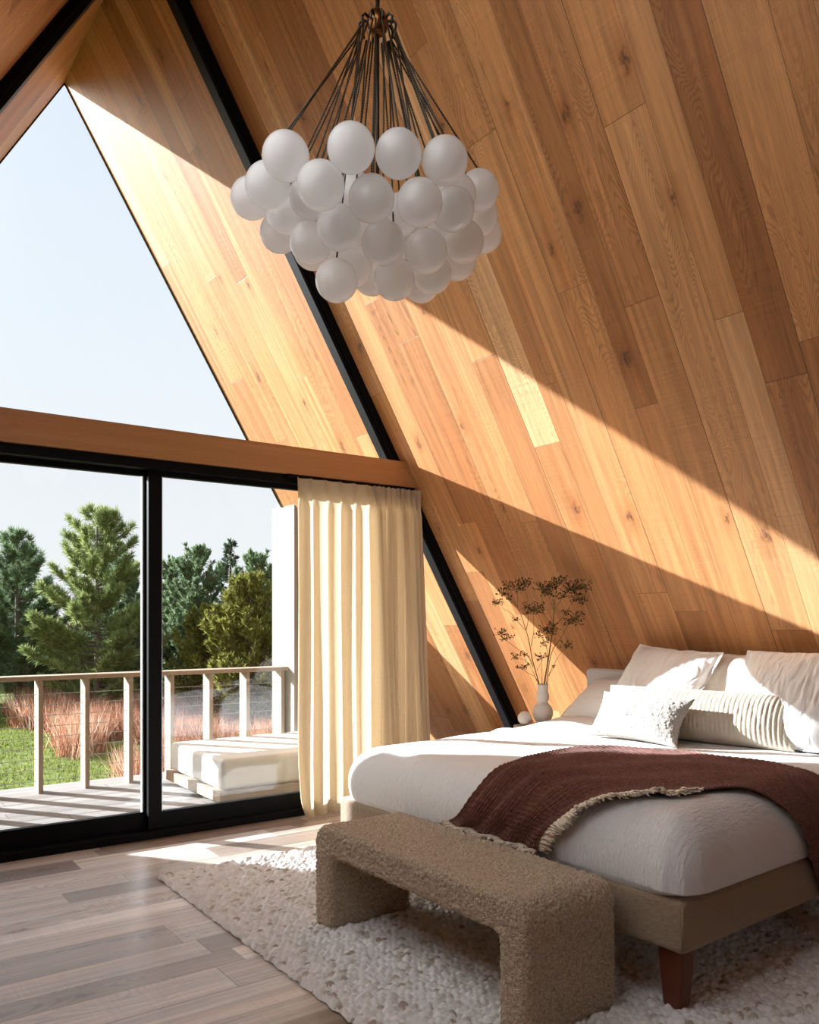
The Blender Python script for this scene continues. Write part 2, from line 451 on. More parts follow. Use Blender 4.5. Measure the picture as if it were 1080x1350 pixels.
def rug_mat():
    N = NT('chunky_wool')
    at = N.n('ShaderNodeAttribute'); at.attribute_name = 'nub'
    col = N.ramp(at.outputs['Fac'], [(0.0, (0.40, 0.33, 0.27)), (0.06, (0.56, 0.50, 0.44)), (0.16, (0.74, 0.725, 0.70)), (0.75, (0.84, 0.83, 0.815)), (1.0, (0.88, 0.875, 0.865))])  # wool flecks; the darkest tones also stand in for shade between nubs
    nz = N.noise(N.obj(), 260.0, 3.0, 0.6)
    return N.surf(N.pbsdf(col, 0.95, 0.1, 0.0, N.bump(nz, 0.6, 0.004), **{'Sheen Weight': 0.2}))
M_RUG = rug_mat()

# ------------------------------------------------------------------ room shell
def xs(z): return HALF - z/SLOPE           # x of the right slope at height z
ZR = HALF*SLOPE                            # ridge height
LEN = math.hypot(HALF, ZR)
NX, NZ = SLOPE/math.hypot(SLOPE, 1), 1/math.hypot(SLOPE, 1)   # outward normal of right slope

def slope_slab(name, sgn, pieces, mat, thick=0.30):
    """sloped roof wall made of rectangular pieces (y0, y1, zlo, zhi); uv in metres along the slope"""
    L = lambda z: (ZR-z)*math.hypot(1, 1/SLOPE)
    vs, uv, fs = [], [], []
    for (y0, y1, zlo, zhi) in pieces:
        b = len(vs)
        for off in (0.0, thick):
            for (y, z) in ((y0, zlo), (y1, zlo), (y1, zhi), (y0, zhi)):
                zz = z + off*NZ; xx = xs(z) + off*NX
                vs.append((sgn*xx, y, zz)); uv.append((L(z) + (0 if sgn > 0 else 31.3), y+20 + (0 if sgn > 0 else 7.1)))
        fs += [tuple(b+k for k in f) for f in ((0,1,2,3), (7,6,5,4), (0,4,5,1), (1,5,6,2), (2,6,7,3), (3,7,4,0))]
    o = mesh_obj(name, vs, fs, mat, uv=uv)
    bm = bmesh.new(); bm.from_mesh(o.data); bmesh.ops.recalc_face_normals(bm, faces=bm.faces[:]); bm.to_mesh(o.data); bm.free()
    return tag(o, kind='structure')

slope_slab('wall_right', 1, [(YB, YO, -0.25, ZR)], W_WALL)
# left slope opened for an added, unseen roof window that brightens the room
SY0, SY1, SZ0, SZ1 = -4.3, -1.5, 2.4, 4.6
slope_slab('wall_left', -1, [(YB, YO, -0.25, SZ0), (YB, SY0, SZ0, SZ1), (SY1, YO, SZ0, SZ1), (YB, YO, SZ1, ZR)], W_WALL)
def add_fill_skylight():
    r = D.objects.new('fill_window_roof', None); link(r); tag(r, kind='structure')
    P = lambda y, z, off: (-(xs(z)+off*NX), y, z+off*NZ)
    mesh_obj('pane', [P(SY0, SZ0, .18), P(SY1, SZ0, .18), P(SY1, SZ1, .18), P(SY0, SZ1, .18)], [(0,1,2,3)], M_GLASS, r)
    N = NT('white_fill_blind')  # unseen blind, added to turn sunlight into soft fill for the room
    df = N.n('ShaderNodeBsdfDiffuse'); df.inputs[0].default_value = (0.8, 0.78, 0.75, 1)
    tl = N.n('ShaderNodeBsdfTranslucent'); tl.inputs[0].default_value = (0.83, 0.825, 0.815, 1)
    mx = N.n('ShaderNodeMixShader'); mx.inputs[0].default_value = 0.5
    N.l(df.outputs[0], mx.inputs[1]); N.l(tl.outputs[0], mx.inputs[2])
    mesh_obj('fill_blind', [P(SY0, SZ0, .12), P(SY1, SZ0, .12), P(SY1, SZ1, .12), P(SY0, SZ1, .12)], [(0,1,2,3)], N.surf(mx.outputs[0]), r)
    lines = [([P(y, SZ0, .18), P(y, SZ1, .18)], 0.03) for y in (SY0+.02, (SY0+SY1)/2, SY1-.02)]
    lines += [([P(SY0, z, .18), P(SY1, z, .18)], 0.03) for z in (SZ0+.03, SZ1-.03)]
    tubes('glazing_frame', lines, M_BLACK, r, 4)
add_fill_skylight()
# roof cap closing the ridge from above
o = prism('ceiling', [(-0.36, ZR+0.02), (0.36, ZR+0.02), (0, ZR+0.62)], 'y', YB, YO, M_STUCCO); tag(o, kind='structure')

def floor_mesh(name, x0, x1, y0, y1, z0, z1, mat, su=0.0, sv=0.0):
    vs = [(x0,y0,z0),(x1,y0,z0),(x1,y1,z0),(x0,y1,z0),(x0,y0,z1),(x1,y0,z1),(x1,y1,z1),(x0,y1,z1)]
    fs = [(0,3,2,1),(4,5,6,7),(0,1,5,4),(1,2,6,5),(2,3,7,6),(3,0,4,7)]
    return tag(mesh_obj(name, vs, fs, mat, uv=[(v[0]+su, v[1]+sv) for v in vs]), kind='structure')
floor_mesh('floor', -HALF, HALF, YB, 0.02, -0.25, 0.0, W_FLOOR, 50.3, 30.04)

# rear gable: solid boards, plus an added, unseen window letting in fill light
bm = bmesh.new()
def quadpoly(pts, y0, y1):
    A = [bm.verts.new((p[0], y0, p[1])) for p in pts]; B = [bm.verts.new((p[0], y1, p[1])) for p in pts]
    bm.faces.new(A); bm.faces.new(B[::-1])
    n = len(pts)
    for i in range(n): bm.faces.new((A[i], A[(i+1) % n], B[(i+1) % n], B[i]))
wz0, wz1, wx = 1.2, 4.2, -0.3
zx = (HALF-0.30+wx)*SLOPE      # where the slanting jamb line would meet the straight one
quadpoly([(-xs(0), 0), (xs(0), 0), (xs(wz0), wz0), (-xs(wz0), wz0)], YB-0.15, YB)
quadpoly([(-xs(wz0), wz0), (-xs(wz0)+0.3, wz0), (-xs(wz1)+0.3, wz1), (-xs(wz1), wz1)], YB-0.15, YB)
quadpoly([(wx, wz0), (xs(wz0), wz0), (xs(wz1), wz1), (wx, wz1)], YB-0.15, YB)
quadpoly([(-xs(wz1), wz1), (xs(wz1), wz1), (0, ZR)], YB-0.15, YB)
o = bm_obj('wall_back', bm, W_BEAM); tag(o, kind='structure')
o = mesh_obj('fill_window_rear', [(-xs(wz0)+0.3, YB-0.07, wz0), (wx, YB-0.07, wz0), (wx, YB-0.07, wz1), (-xs(wz1)+0.3, YB-0.07, wz1)], [(0,1,2,3)], M_GLASS)
tag(o, kind='structure')

# ------------------------------------------------------------------ gable glazing
ZB0, ZB1 = 2.372, 2.561          # timber beam
def sloped_bar(name, sgn, zlo, zhi, win, depth0, depth1, mat, parent, off=0.0):
    """a bar lying along the slope, inside it; win = width measured inwards at right angles"""
    q = []
    for z in (zlo, zhi):
        for d in (off, off+win):
            q.append((sgn*(xs(z) - d/NX), z))
    poly = [q[0], q[1], q[3], q[2]]
    return prism(name, poly, 'y', depth0, depth1, mat, parent)

def tri_window(name, zlo, zhi, gl):
    r = D.objects.new(name, None); link(r); tag(r, kind='structure')
    return r
w1 = tri_window('window_1', ZB1, ZR, None)
for s in (1, -1):
    b1 = sloped_bar('slope_frame', s, ZB1-0.03, ZR-0.09, 0.052, -0.035, 0.035, M_BLACK, w1)
    b2 = sloped_bar('glazing_bead', s, ZB1-0.03, ZR-0.17, 0.028, 0.0, 0.085, M_BLACK2, w1, off=0.052)
zg = ZB1-0.01
mesh_obj('pane', [(-xs(zg)+0.03, 0.05, zg), (xs(zg)-0.03, 0.05, zg), (0, 0.05, ZR-0.05)], [(0,1,2)], M_GLASS, w1)
# two side triangles below the beam
for s, nm in ((1, 'window_2'), (-1, 'window_4')):
    w2 = tri_window(nm, 0, ZB0, None)
    sloped_bar('slope_frame', s, 0.0, ZB0, 0.052, -0.035, 0.035, M_BLACK, w2)
    sloped_bar('glazing_bead', s, 0.0, ZB0-0.05, 0.028, 0.0, 0.085, M_BLACK2, w2, off=0.052)
    bm = bmesh.new(); bm_box(bm, min(s*2.06, s*xs(0.05)), max(s*2.06, s*xs(0.05)), 0.0, 0.08, 0.0, 0.06)
    bm_obj('sill', bm, M_BLACK, w2)
    mesh_obj('pane', [(s*2.06, 0.05, 0.02), (s*(xs(0.02)-0.03), 0.05, 0.02), (s*2.06, 0.05, 2.31)], [(0,1,2)], M_GLASS, w2)

# beam across the gable
def uvbox_beam():
    pts = []
    uv = []
    for y in (-0.09, 0.13):
        for (x, z) in ((-xs(ZB0)-0.0, ZB0), (xs(ZB0), ZB0), (xs(ZB1), ZB1), (-xs(ZB1), ZB1)):
            pts.append((x, y, z)); uv.append((x*0.9+11.0, z + y*0.9))
    fs = [(0,1,2,3), (7,6,5,4), (0,4,5,1), (1,5,6,2), (2,6,7,3), (3,7,4,0)]
    o = mesh_obj('trim_1', pts, fs, W_BEAM, uv=uv)
    return tag(o, kind='structure')
uvbox_beam()
# thin black flashing on top of the beam against the glass
o = box('trim_2', -xs(ZB1)+0.05, xs(ZB1)-0.05, 0.028, 0.08, ZB1, ZB1+0.012, M_BLACK); tag(o, kind='structure')

door = D.objects.new('door_1', None); link(door); tag(door, kind='structure')
JX = 2.09
box('head', -JX, JX, -0.055, 0.12, 2.312, ZB0, M_BLACK, door)
box('sill', -JX, JX, -0.05, 0.14, 0.0, 0.048, M_BLACK, door, 0.004)
for s in (1, -1):
    box('jamb', min(s*JX, s*(JX-0.06)), max(s*JX, s*(JX-0.06)), -0.02, 0.12, 0.0, 2.33, M_BLACK, door)
def sash(x0, x1, y0, y1, st0, st1, pane_y):
    s = D.objects.new('sliding_panel', None); link(s, door)
    z0, z1 = 0.048, 2.325
    bm = bmesh.new()
    bm_box(bm, x0, x0+st0, y0, y1, z0, z1)
    bm_box(bm, x1-st1, x1, y0, y1, z0, z1)
    bm_box(bm, x0+st0, x1-st1, y0, y1, z0, z0+0.106)
    bm_box(bm, x0+st0, x1-st1, y0, y1, z1-0.045, z1)
    fr = bm_obj('panel_frame', bm, M_BLACK, s)
    bm = bmesh.new()
    a, b = x0+st0, x1-st1
    bm_box(bm, b-0.008, b+0.001, y0+0.012, y1-0.004, z0+0.10, z1-0.045)
    bm_box(bm, a-0.001, a+0.008, y0+0.012, y1-0.004, z0+0.10, z1-0.045)
    bm_obj('glass_spacer', bm, M_ALU, s)
    mesh_obj('pane', [(a, pane_y, z0+0.10), (b, pane_y, z0+0.10), (b, pane_y, z1-0.04), (a, pane_y, z1-0.04)], [(0,1,2,3)], M_GLASS, s)
    mesh_obj('pane', [(a, pane_y+0.016, z0+0.10), (b, pane_y+0.016, z0+0.10), (b, pane_y+0.016, z1-0.04), (a, pane_y+0.016, z1-0.04)], [(0,1,2,3)], M_GLASS, s)
    return s
sash(-JX+0.06, 0.078, 0.050, 0.095, 0.07, 0.07, 0.066)
sash(0.020, JX-0.06, 0.000, 0.045, 0.085, 0.07, 0.016)

# ------------------------------------------------------------------ outdoors: deck, piers, railing
floor_mesh('deck', -4.2, 4.2, 0.14, 2.30, -0.22, -0.03, W_DECK, 20, 10)
floor_mesh('foundation', -HALF-0.1, HALF+0.1, YB-0.2, 2.2, -2.6, -0.26, M_STUCCO)
for s, nm in ((1, 'wall_pier_right'), (-1, 'wall_pier_left')):
    x0, x1 = (2.0, 2.75) if s > 0 else (-2.75, -2.0)
    vs, uv = [], []
    for (x, y) in ((x0, 1.80), (x1, 1.80), (x1, 2.26), (x0, 2.26)):
        for z in (-0.03, 2.456):
            vs.append((x, y, z)); uv.append((z+3, (x+y)))
    fs = [(0,1,3,2), (2,3,5,4), (4,5,7,6), (6,7,1,0), (1,7,5,3), (0,2,4,6)]
    o = mesh_obj(nm, vs, fs, W_PIER, uv=uv)
    bm = bmesh.new(); bm.from_mesh(o.data); bmesh.ops.recalc_face_normals(bm, faces=bm.faces[:]); bm.to_mesh(o.data); bm.free()
    tag(o, kind='structure')
# dark metal edge at the end of the roof overhang
for s, nm in ((1, 'trim_3'), (-1, 'trim_4')):
    q = [(s*(xs(2.456)-0.0), 2.456), (s*(xs(2.456)-0.012), 2.452), (s*(0.0), ZR-0.02), (0.0, ZR)]
    o = prism(nm, q, 'y', YO, YO+0.012, M_BLACK2); tag(o, kind='structure')

rail = thing('deck_railing', (0, 1.95, -0.03), 'pale wooden deck railing with flat posts and thin steel cables', 'railing')
def uvbox(name, x0, x1, y0, y1, z0, z1, mat, parent, along='x'):
    vs = [(x,y,z) for z in (z0,z1) for (x,y) in ((x0,y0),(x1,y0),(x1,y1),(x0,y1))]
    fs = [(0,3,2,1),(4,5,6,7),(0,1,5,4),(1,2,6,5),(2,3,7,6),(3,0,4,7)]
    if along == 'x': uv = [(v[0], v[1]+v[2]) for v in vs]
    elif along == 'z': uv = [(v[2]+x0*3.1, v[0]+v[1]) for v in vs]
    else: uv = [(v[1], v[0]+v[2]) for v in vs]
    return mesh_obj(name, vs, fs, mat, parent, uv=uv)
o = uvbox('top_rail', -3.6, 2.0, -0.03, 0.16, 0.910, 0.946, W_CEDAR, rail); bev(o, 0.003)
PX = [-0.219 + 0.36*k for k in range(-9, 7)]
for x in PX:
    if x < 1.98:
        o = uvbox('post', x, x+0.036, 0.0, 0.15, 0.0, 0.910, W_CEDAR, rail, 'z'); bev(o, 0.002)
for k in range(9):
    z = 0.09 + k*0.088
    tubes('cable', [([(-3.6, 0.07, z), (2.0, 0.07, z)], 0.0026)], M_STEEL, rail, 6)

# daybed platform and its thick mattress
pl = thing('daybed_platform', (0.76, 0.62, -0.03), 'low pale wooden daybed platform on the deck under a white mattress', 'daybed')
for yy in (0.0, 1.12):
    o = uvbox('side_board', 0.0, 1.98, yy, yy+0.036, 0.035, 0.115, W_CEDAR, pl); bev(o, 0.003)
o = uvbox('end_board', 0.0, 0.036, 0.036, 1.12, 0.035, 0.115, W_CEDAR, pl, 'y'); bev(o, 0.003)
o = uvbox('slat_deck', 0.036, 1.98, 0.036, 1.12, 0.09, 0.112, W_CEDAR, pl); bev(o, 0.002)
for (x, y) in ((0.10, 0.10), (0.10, 1.02), (1.82, 0.10), (1.82, 1.02)):
    box('foot', x, x+0.06, y, y+0.06, 0.0, 0.09, M_BLACK, pl)
mt = D.objects.new('daybed_mattress', None); link(mt); mt.location = (0.785, 0.645, 0.088)
tag(mt, 'thick white outdoor mattress on the daybed platform behind the glass', 'mattress')
o = box('cushion', 0, 1.88, 0, 1.10, 0, 0.235, M_OUTCUSHION, mt); bev(o, 0.035, 5)
pip = []
for z in (0.034, 0.201):
    pip.append(([(0.012,0.012,z),(1.868,0.012,z),(1.868,1.088,z),(0.012,1.088,z),(0.012,0.012,z)], 0.003))
tubes('piping', pip, M_OUTCUSHION, mt, 6)

# ------------------------------------------------------------------ garden
GZ = -2.4
o = mesh_obj('lawn', [(-260,-120,GZ),(320,-120,GZ),(320,420,GZ),(-260,420,GZ)], [(0,1,2,3)], M_LAWN); tag(o, kind='structure')

rng = np.random.default_rng(11)
def blades(n, cx, cy, cz, h0, h1, spread, w, lean=0.35):
    """n triangular grass blades rooted at given arrays"""
    a = rng.uniform(0, 2*PI, n); ln = rng.uniform(0, lean, n); h = rng.uniform(h0, h1, n)
    tip = np.stack([cx+np.cos(a)*ln*h, cy+np.sin(a)*ln*h, cz+h], 1)
    b = rng.uniform(0, PI, n)
    dx, dy = np.cos(b)*w, np.sin(b)*w
    p0 = np.stack([cx-dx, cy-dy, cz], 1); p1 = np.stack([cx+dx, cy+dy, cz], 1)
    return np.stack([p0, p1, tip], 1).reshape(-1, 3)
# russet meadow: clumps inside a field bounded by a curved lawn edge
nc = 16000
px = rng.uniform(0.0, 26.0, nc); py = rng.uniform(12.0, 31.0, nc)
edge = 4.15 + 0.015*(py-13.0) + 0.35*np.sin(py*0.9)
dens = vnoise(px*0.35, py*0.35, 5)
keep = (px > edge) & (dens > 0.24)
px, py = px[keep], py[keep]
hh = 0.30 + 0.95*vnoise(px*0.45, py*0.45, 9)**1.3 + 0.25*vnoise(px*1.7, py*1.7, 10)
V = []
for k in range(8):
    n = len(px)
    b = blades(n, px+rng.normal(0, .13, n), py+rng.normal(0, .13, n), np.full(n, GZ), 0.5, 1.0, .1, 0.016, 0.85)
    b = b.reshape(-1, 3, 3); b[:, 2, 2] = GZ + (b[:, 2, 2]-GZ)*hh*1.15; V.append(b.reshape(-1, 3))
V = np.concatenate(V)
o = mesh_obj('meadow_grass', V, np.arange(len(V)).reshape(-1, 3), M_GRASS)
tag(o, 'tall russet meadow grass beyond the deck railing', 'grass', kind='stuff')
# short lawn blades near the house
nl = 26000
lx = rng.uniform(-6.0, 6.5, nl); ly = rng.uniform(11.0, 30.0, nl)
kp = lx < (4.3 + 0.015*(ly-13.0) + 0.35*np.sin(ly*0.9))
lx, ly = lx[kp], ly[kp]
V = blades(len(lx), lx, ly, np.full(len(lx), GZ), 0.05, 0.13, .1, 0.02, 0.6)
M_LB = leaf_mat('lawn_blades', (0.10, 0.14, 0.025), (0.24, 0.26, 0.07), 0.4)
o = mesh_obj('lawn_grass', V, np.arange(len(V)).reshape(-1, 3), M_LB)
tag(o, 'short bright green lawn grass left of the russet meadow', 'grass', kind='stuff')

def tufts(centers, dirs, size, nneedle, wid, spread, rg):
    n = len(centers)
    c = np.repeat(centers, nneedle, 0); d = np.repeat(dirs, nneedle, 0)
    r = rg.normal(0, spread, (n*nneedle, 3))
    d = d + r; d /= np.linalg.norm(d, axis=1)[:, None]
    L = rg.uniform(0.55, 1.0, n*nneedle)[:, None]*np.repeat(size, nneedle)[:, None]
    perp = np.cross(d, rg.normal(0, 1, d.shape)); perp /= np.linalg.norm(perp, axis=1)[:, None]
    p0 = c - perp*wid; p1 = c + perp*wid; tip = c + d*L
    mid = c + d*L*0.55
    return np.stack([c, mid-perp*wid, tip, mid+perp*wid], 1).reshape(-1, 3)

def conifer(kind, seed, H, R):
    """returns foliage vertices (quads) and a trunk / branch tube set"""
    rg = np.random.default_rng(seed); rd = random.Random(seed)
    Cn, Dn, Sz = [], [], []
    lines = [([(0,0,-0.05), (0.02*H*0.3,0,H*0.35), (0,0.02,H*0.7), (0,0,H*0.97)], [0.022*H, 0.017*H, 0.009*H, 0.003*H])]
    nb = {'pine': 95, 'cedar': 120, 'spruce': 120}[kind]
    for i in range(nb):
        f = (i+rd.random())/nb
        z = H*(0.10 + 0.88*f) if kind != 'cedar' else H*(0.03+0.93*f)
        if kind == 'pine':   prof = (1-f)**0.62*(0.6+0.4*min(1, f*5)); rise = 0.22+0.6*f
        elif kind == 'cedar': prof = (1-f)**0.6*(0.6+0.4*min(1, f*6)); rise = 0.75+0.5*f
        else:                prof = (1-f)**1.0; rise = -0.15+0.5*f
        L = R*prof*rd.uniform(0.72, 1.12) + 0.12
        a = rd.uniform(0, 2*PI)
        pts = []
        m = 5
        for k in range(m+1):
            q = k/m
            pts.append(Vector((math.cos(a)*L*q, math.sin(a)*L*q, z + rise*L*q*q*0.8 + 0.1*L*q - 0.12*L*q*(1-q))))
        lines.append(([p[:] for p in pts], [0.006*H*(1-f)*(1-0.8*k/m)+0.006 for k in range(m+1)]))
        nt = max(5, int(L*{'pine': 34, 'cedar': 30, 'spruce': 26}[kind]))
        for k in range(nt):
            q = 0.22 + 0.78*rd.random()**0.75
            j = min(int(q*m), m-1); p = pts[j].lerp(pts[j+1], q*m-j)
            tdir = (pts[j+1]-pts[j]).normalized()
            side = Vector((-math.sin(a), math.cos(a), 0))*rd.uniform(-1, 1)
            lat = 0.34*L*(1.15-q)*rd.uniform(0.1, 1)
            p = p + side*lat + Vector((0,0,rd.uniform(-0.03, 0.10)))
            dd = (tdir*0.8 + side*0.6 + Vector((0,0,0.55 if kind != 'spruce' else 0.1))).normalized()
            Cn.append(p[:]); Dn.append(dd[:])
            Sz.append({'pine': 0.34, 'cedar': 0.26, 'spruce': 0.22}[kind]*rd.uniform(0.7, 1.2))
    for k in range(5):   # leader
        Cn.append((0, 0, H*(0.93+0.012*k))); Dn.append((rd.uniform(-.3,.3), rd.uniform(-.3,.3), 1)); Sz.append(0.3)
    if kind == 'pine':
        V = tufts(np.array(Cn), np.array(Dn), np.array(Sz), 16, 0.012, 0.55, rg)
    elif kind == 'cedar':
        V = tufts(np.array(Cn), np.array(Dn), np.array(Sz), 12, 0.020, 0.40, rg)
    else:
        V = tufts(np.array(Cn), np.array(Dn), np.array(Sz), 11, 0.017, 0.5, rg)
    return V, lines

tree_data = {}
def tree_meshes(kind, seed, H, R, mat):
    V, lines = conifer(kind, seed, H, R)
    me = D.meshes.new('foliage'); me.from_pydata(V.tolist(), [], np.arange(len(V)).reshape(-1, 4).tolist())
    me.materials.append(mat); me.update()
    TV, TF = [], []
    for pts, rad in lines:
        v, f = tube_arrays(pts, rad, 5, len(TV)); TV += v; TF += f
    mt = D.meshes.new('trunk'); mt.from_pydata(TV, [], TF); mt.materials.append(M_BARK); mt.shade_smooth()
    return me, mt
PROTO = {
    'pineA': tree_meshes('pine', 1, 7.7, 2.75, M_PINE),
    'pineB': tree_meshes('pine', 2, 7.2, 2.2, M_PINE2),
    'cedarA': tree_meshes('cedar', 3, 5.2, 2.0, M_CEDAR),
    'cedarB': tree_meshes('cedar', 6, 6.7, 1.9, M_PINE2),
    'cedarD': tree_meshes('cedar', 9, 5.4, 3.0, M_SPRUCE),
    'spruce': tree_meshes('spruce', 4, 7.2, 1.55, M_SPRUCE),
}
CAMX, CAMY, CAMZ = -1.702, -5.186, 1.38
RX, RF = 0.8107, 0.5854
def ground_at(side, depth):
    """point on the lawn, given metres to the right of and along the camera's axis"""
    return (CAMX + side*RX + depth*RF, CAMY - side*RF + depth*RX)
def tree(proto, side, depth, scale, rz, label, group='evergreens beyond the meadow', name='conifer'):
    x, y = ground_at(side, depth)
    r = thing(name, (x, y, GZ), label, 'tree', group, rz)
    r.scale = (scale,)*3
    f, t = PROTO[proto]
    for nm, me in (('foliage', f), ('trunk', t)):
        link(D.objects.new(nm, me), r)
tree('pineA', -11.3, 30.0, 1.00, 0.3, 'tallest broad soft pine, seen through the left pane beside the door mullion')
tree('pineB', -15.6, 33.0, 1.00, 1.0, 'dark blue-green pine left of the tallest broad pine')
tree('pineB', -18.6, 32.0, 1.03, 2.4, 'pine at the far left edge of the view, beyond the left pane')
tree('cedarB', -14.0, 40.0, 1.00, 0.4, 'small distant evergreen in the gap between the two left pines')
tree('cedarB', -8.7, 34.0, 1.00, 1.9, 'slim blue-green evergreen seen just right of the door mullion')
tree('spruce', -7.75, 36.0, 1.00, 0.8, 'dark narrow spruce with a thin pointed top')
tree('cedarA', -5.15, 27.0, 0.98, 2.2, 'olive yellow-green juniper in front, left of the curtain')
tree('cedarB', -11.6, 41.0, 1.00, 3.0, 'small hazy evergreen behind, hidden partly by the door mullion')
tree('cedarA', -7.1, 29.5, 0.80, 4.0, 'low olive juniper below the slim evergreen, right of the mullion')
tree('cedarB', -6.1, 33.0, 0.95, 5.1, 'blue-green evergreen behind the olive juniper')
tree('pineB', -3.0, 34.0, 0.90, 3.6, 'pine hidden behind the curtain, right of the olive juniper')
for (sd_, dp_, sc_, rz_) in ((-19.8,36.5,0.62,.2),(-17.0,38.0,0.66,1.1),(-14.6,36.0,0.55,2.0),(-12.6,37.5,0.66,2.9),(-10.2,38.5,0.62,3.7),(-8.0,40.0,0.7,4.4),(-5.6,38.0,0.68,5.2),(-3.2,39.0,0.7,0.7)):
    tree('cedarD', sd_, dp_, sc_, rz_, 'low dark evergreen shrub filling the gaps under the taller trees', 'dark shrubs under the evergreens', 'evergreen_shrub')
tree('pineA', -24.5, 35.0, 0.95, 2.0, 'broad pine farther left along the meadow edge, beyond the far-left pine')
# leafless wood far behind, closing the horizon
def bare_tree(side, depth, H, seed, label):
    x, y = ground_at(side, depth)
    r = thing('bare_tree', (x, y, GZ), label, 'tree', 'far wood behind the evergreens')
    r.rotation_euler = (0, 0, seed)
    for nm, me in (('branches', TW[seed % 3][0]), ('trunk', TW[seed % 3][1])):
        o = link(D.objects.new(nm, me), r)
    r.scale = (H/6.0*1.05, H/6.0*1.05, H/6.0)
TW = []
for sd in range(3):
    rg = np.random.default_rng(40+sd)
    n = 900
    f = rg.uniform(0.0, 1, n); a = rg.uniform(0, 2*PI, n)
    rad = 2.1*np.sqrt(rg.uniform(0, 1, n))*np.sin(PI*np.clip(f*0.85+0.12, 0, 1))
    Cn = np.stack([np.cos(a)*rad, np.sin(a)*rad, 0.3+f*5.2], 1)
    Dn = np.stack([np.cos(a)*.4, np.sin(a)*.4, np.ones(n)], 1)
    V = tufts(Cn, Dn, np.full(n, .8), 7, 0.028, 0.45, rg)
    me = D.meshes.new('branches'); me.from_pydata(V.tolist(), [], np.arange(len(V)).reshape(-1, 4).tolist())
    me.materials.append(M_TWIG if sd == 2 else M_SPRUCE if sd == 0 else M_CEDAR)
    v, fcs = tube_arrays([(0,0,0), (0.1,0,1.5), (0,0.1,3.5), (0,0,5.3)], [0.14, 0.1, 0.07, 0.02], 6)
    mtk = D.meshes.new('trunk'); mtk.from_pydata(v, [], fcs); mtk.materials.append(M_BARK)
    TW.append((me, mtk))
k = 0
for side in np.arange(-46.0, 6.0, 2.2):
    k += 1
    bare_tree(float(side), 46.0 + 4.6*(k % 2), 4.6 + (k*53 % 10)*0.09, k, 'hazy far tree in the wood behind the evergreens')

# ------------------------------------------------------------------ curtain
def curtain():
    r = thing('curtain', (1.0, -0.13, 0.0), 'cream linen curtain gathered at the right end of the glass door', 'curtain')
    nu, nv = 520, 70
    s = np.linspace(0, 1, nu)[:, None]*np.ones((1, nv))
    z = np.linspace(0.012, 2.345, nv)[None, :]*np.ones((nu, 1))
    zt = z/2.345
    # phase runs faster towards the right, where the folds are bunched
    ph = np.where(s < 0.62, s/0.60*5.5, 5.5 + (s-0.60)/0.40*10.5)
    top = np.clip((z-2.15)/0.19, 0, 1)
    ws = np.sin(2*PI*ph + 0.35*np.sin(z*1.7+s*9) )
    soft = np.sign(ws)*np.abs(ws)**0.8
    pinch = 2*np.abs(np.sin(PI*ph))**0.45 - 1
    amp = np.where(s < 0.60, 0.030, 0.046)*(1+0.3*np.sin(ph*2.3)) * (1-0.25*top)
    y = amp*(soft*(1-top) + pinch*top) + 0.012*np.sin(z*2.1+ph*1.3)*(1-zt)
    x = s*1.03 + 0.125*(1-zt)*s**2 + 0.010*np.cos(2*PI*ph)*(1-top) + 0.008*np.sin(z*1.6+ph)
    # the free left edge swells and tucks under at the floor
    le = np.clip(1-s/0.10, 0, 1)
    y = y - 0.03*le*np.clip(1-z/0.5, 0, 1)
    x = x + 0.05*le*np.clip(1-z/0.16, 0, 1)**2
    y = y - 0.035*np.clip(1-z/0.35, 0, 1)*np.clip((0.3-s)/0.3, 0, 1)
    V = np.stack([x, y, z], 2).reshape(-1, 3)
    o = mesh_obj('curtain_panel', V, grid_faces(nu, nv), M_CURTAIN, r, smooth=True)
curtain()
o = box('curtain_track', 0.95, 2.03, -0.085, -0.060, 2.348, ZB0, M_BLACK)
tag(o, 'black curtain track under the timber beam', 'curtain track')

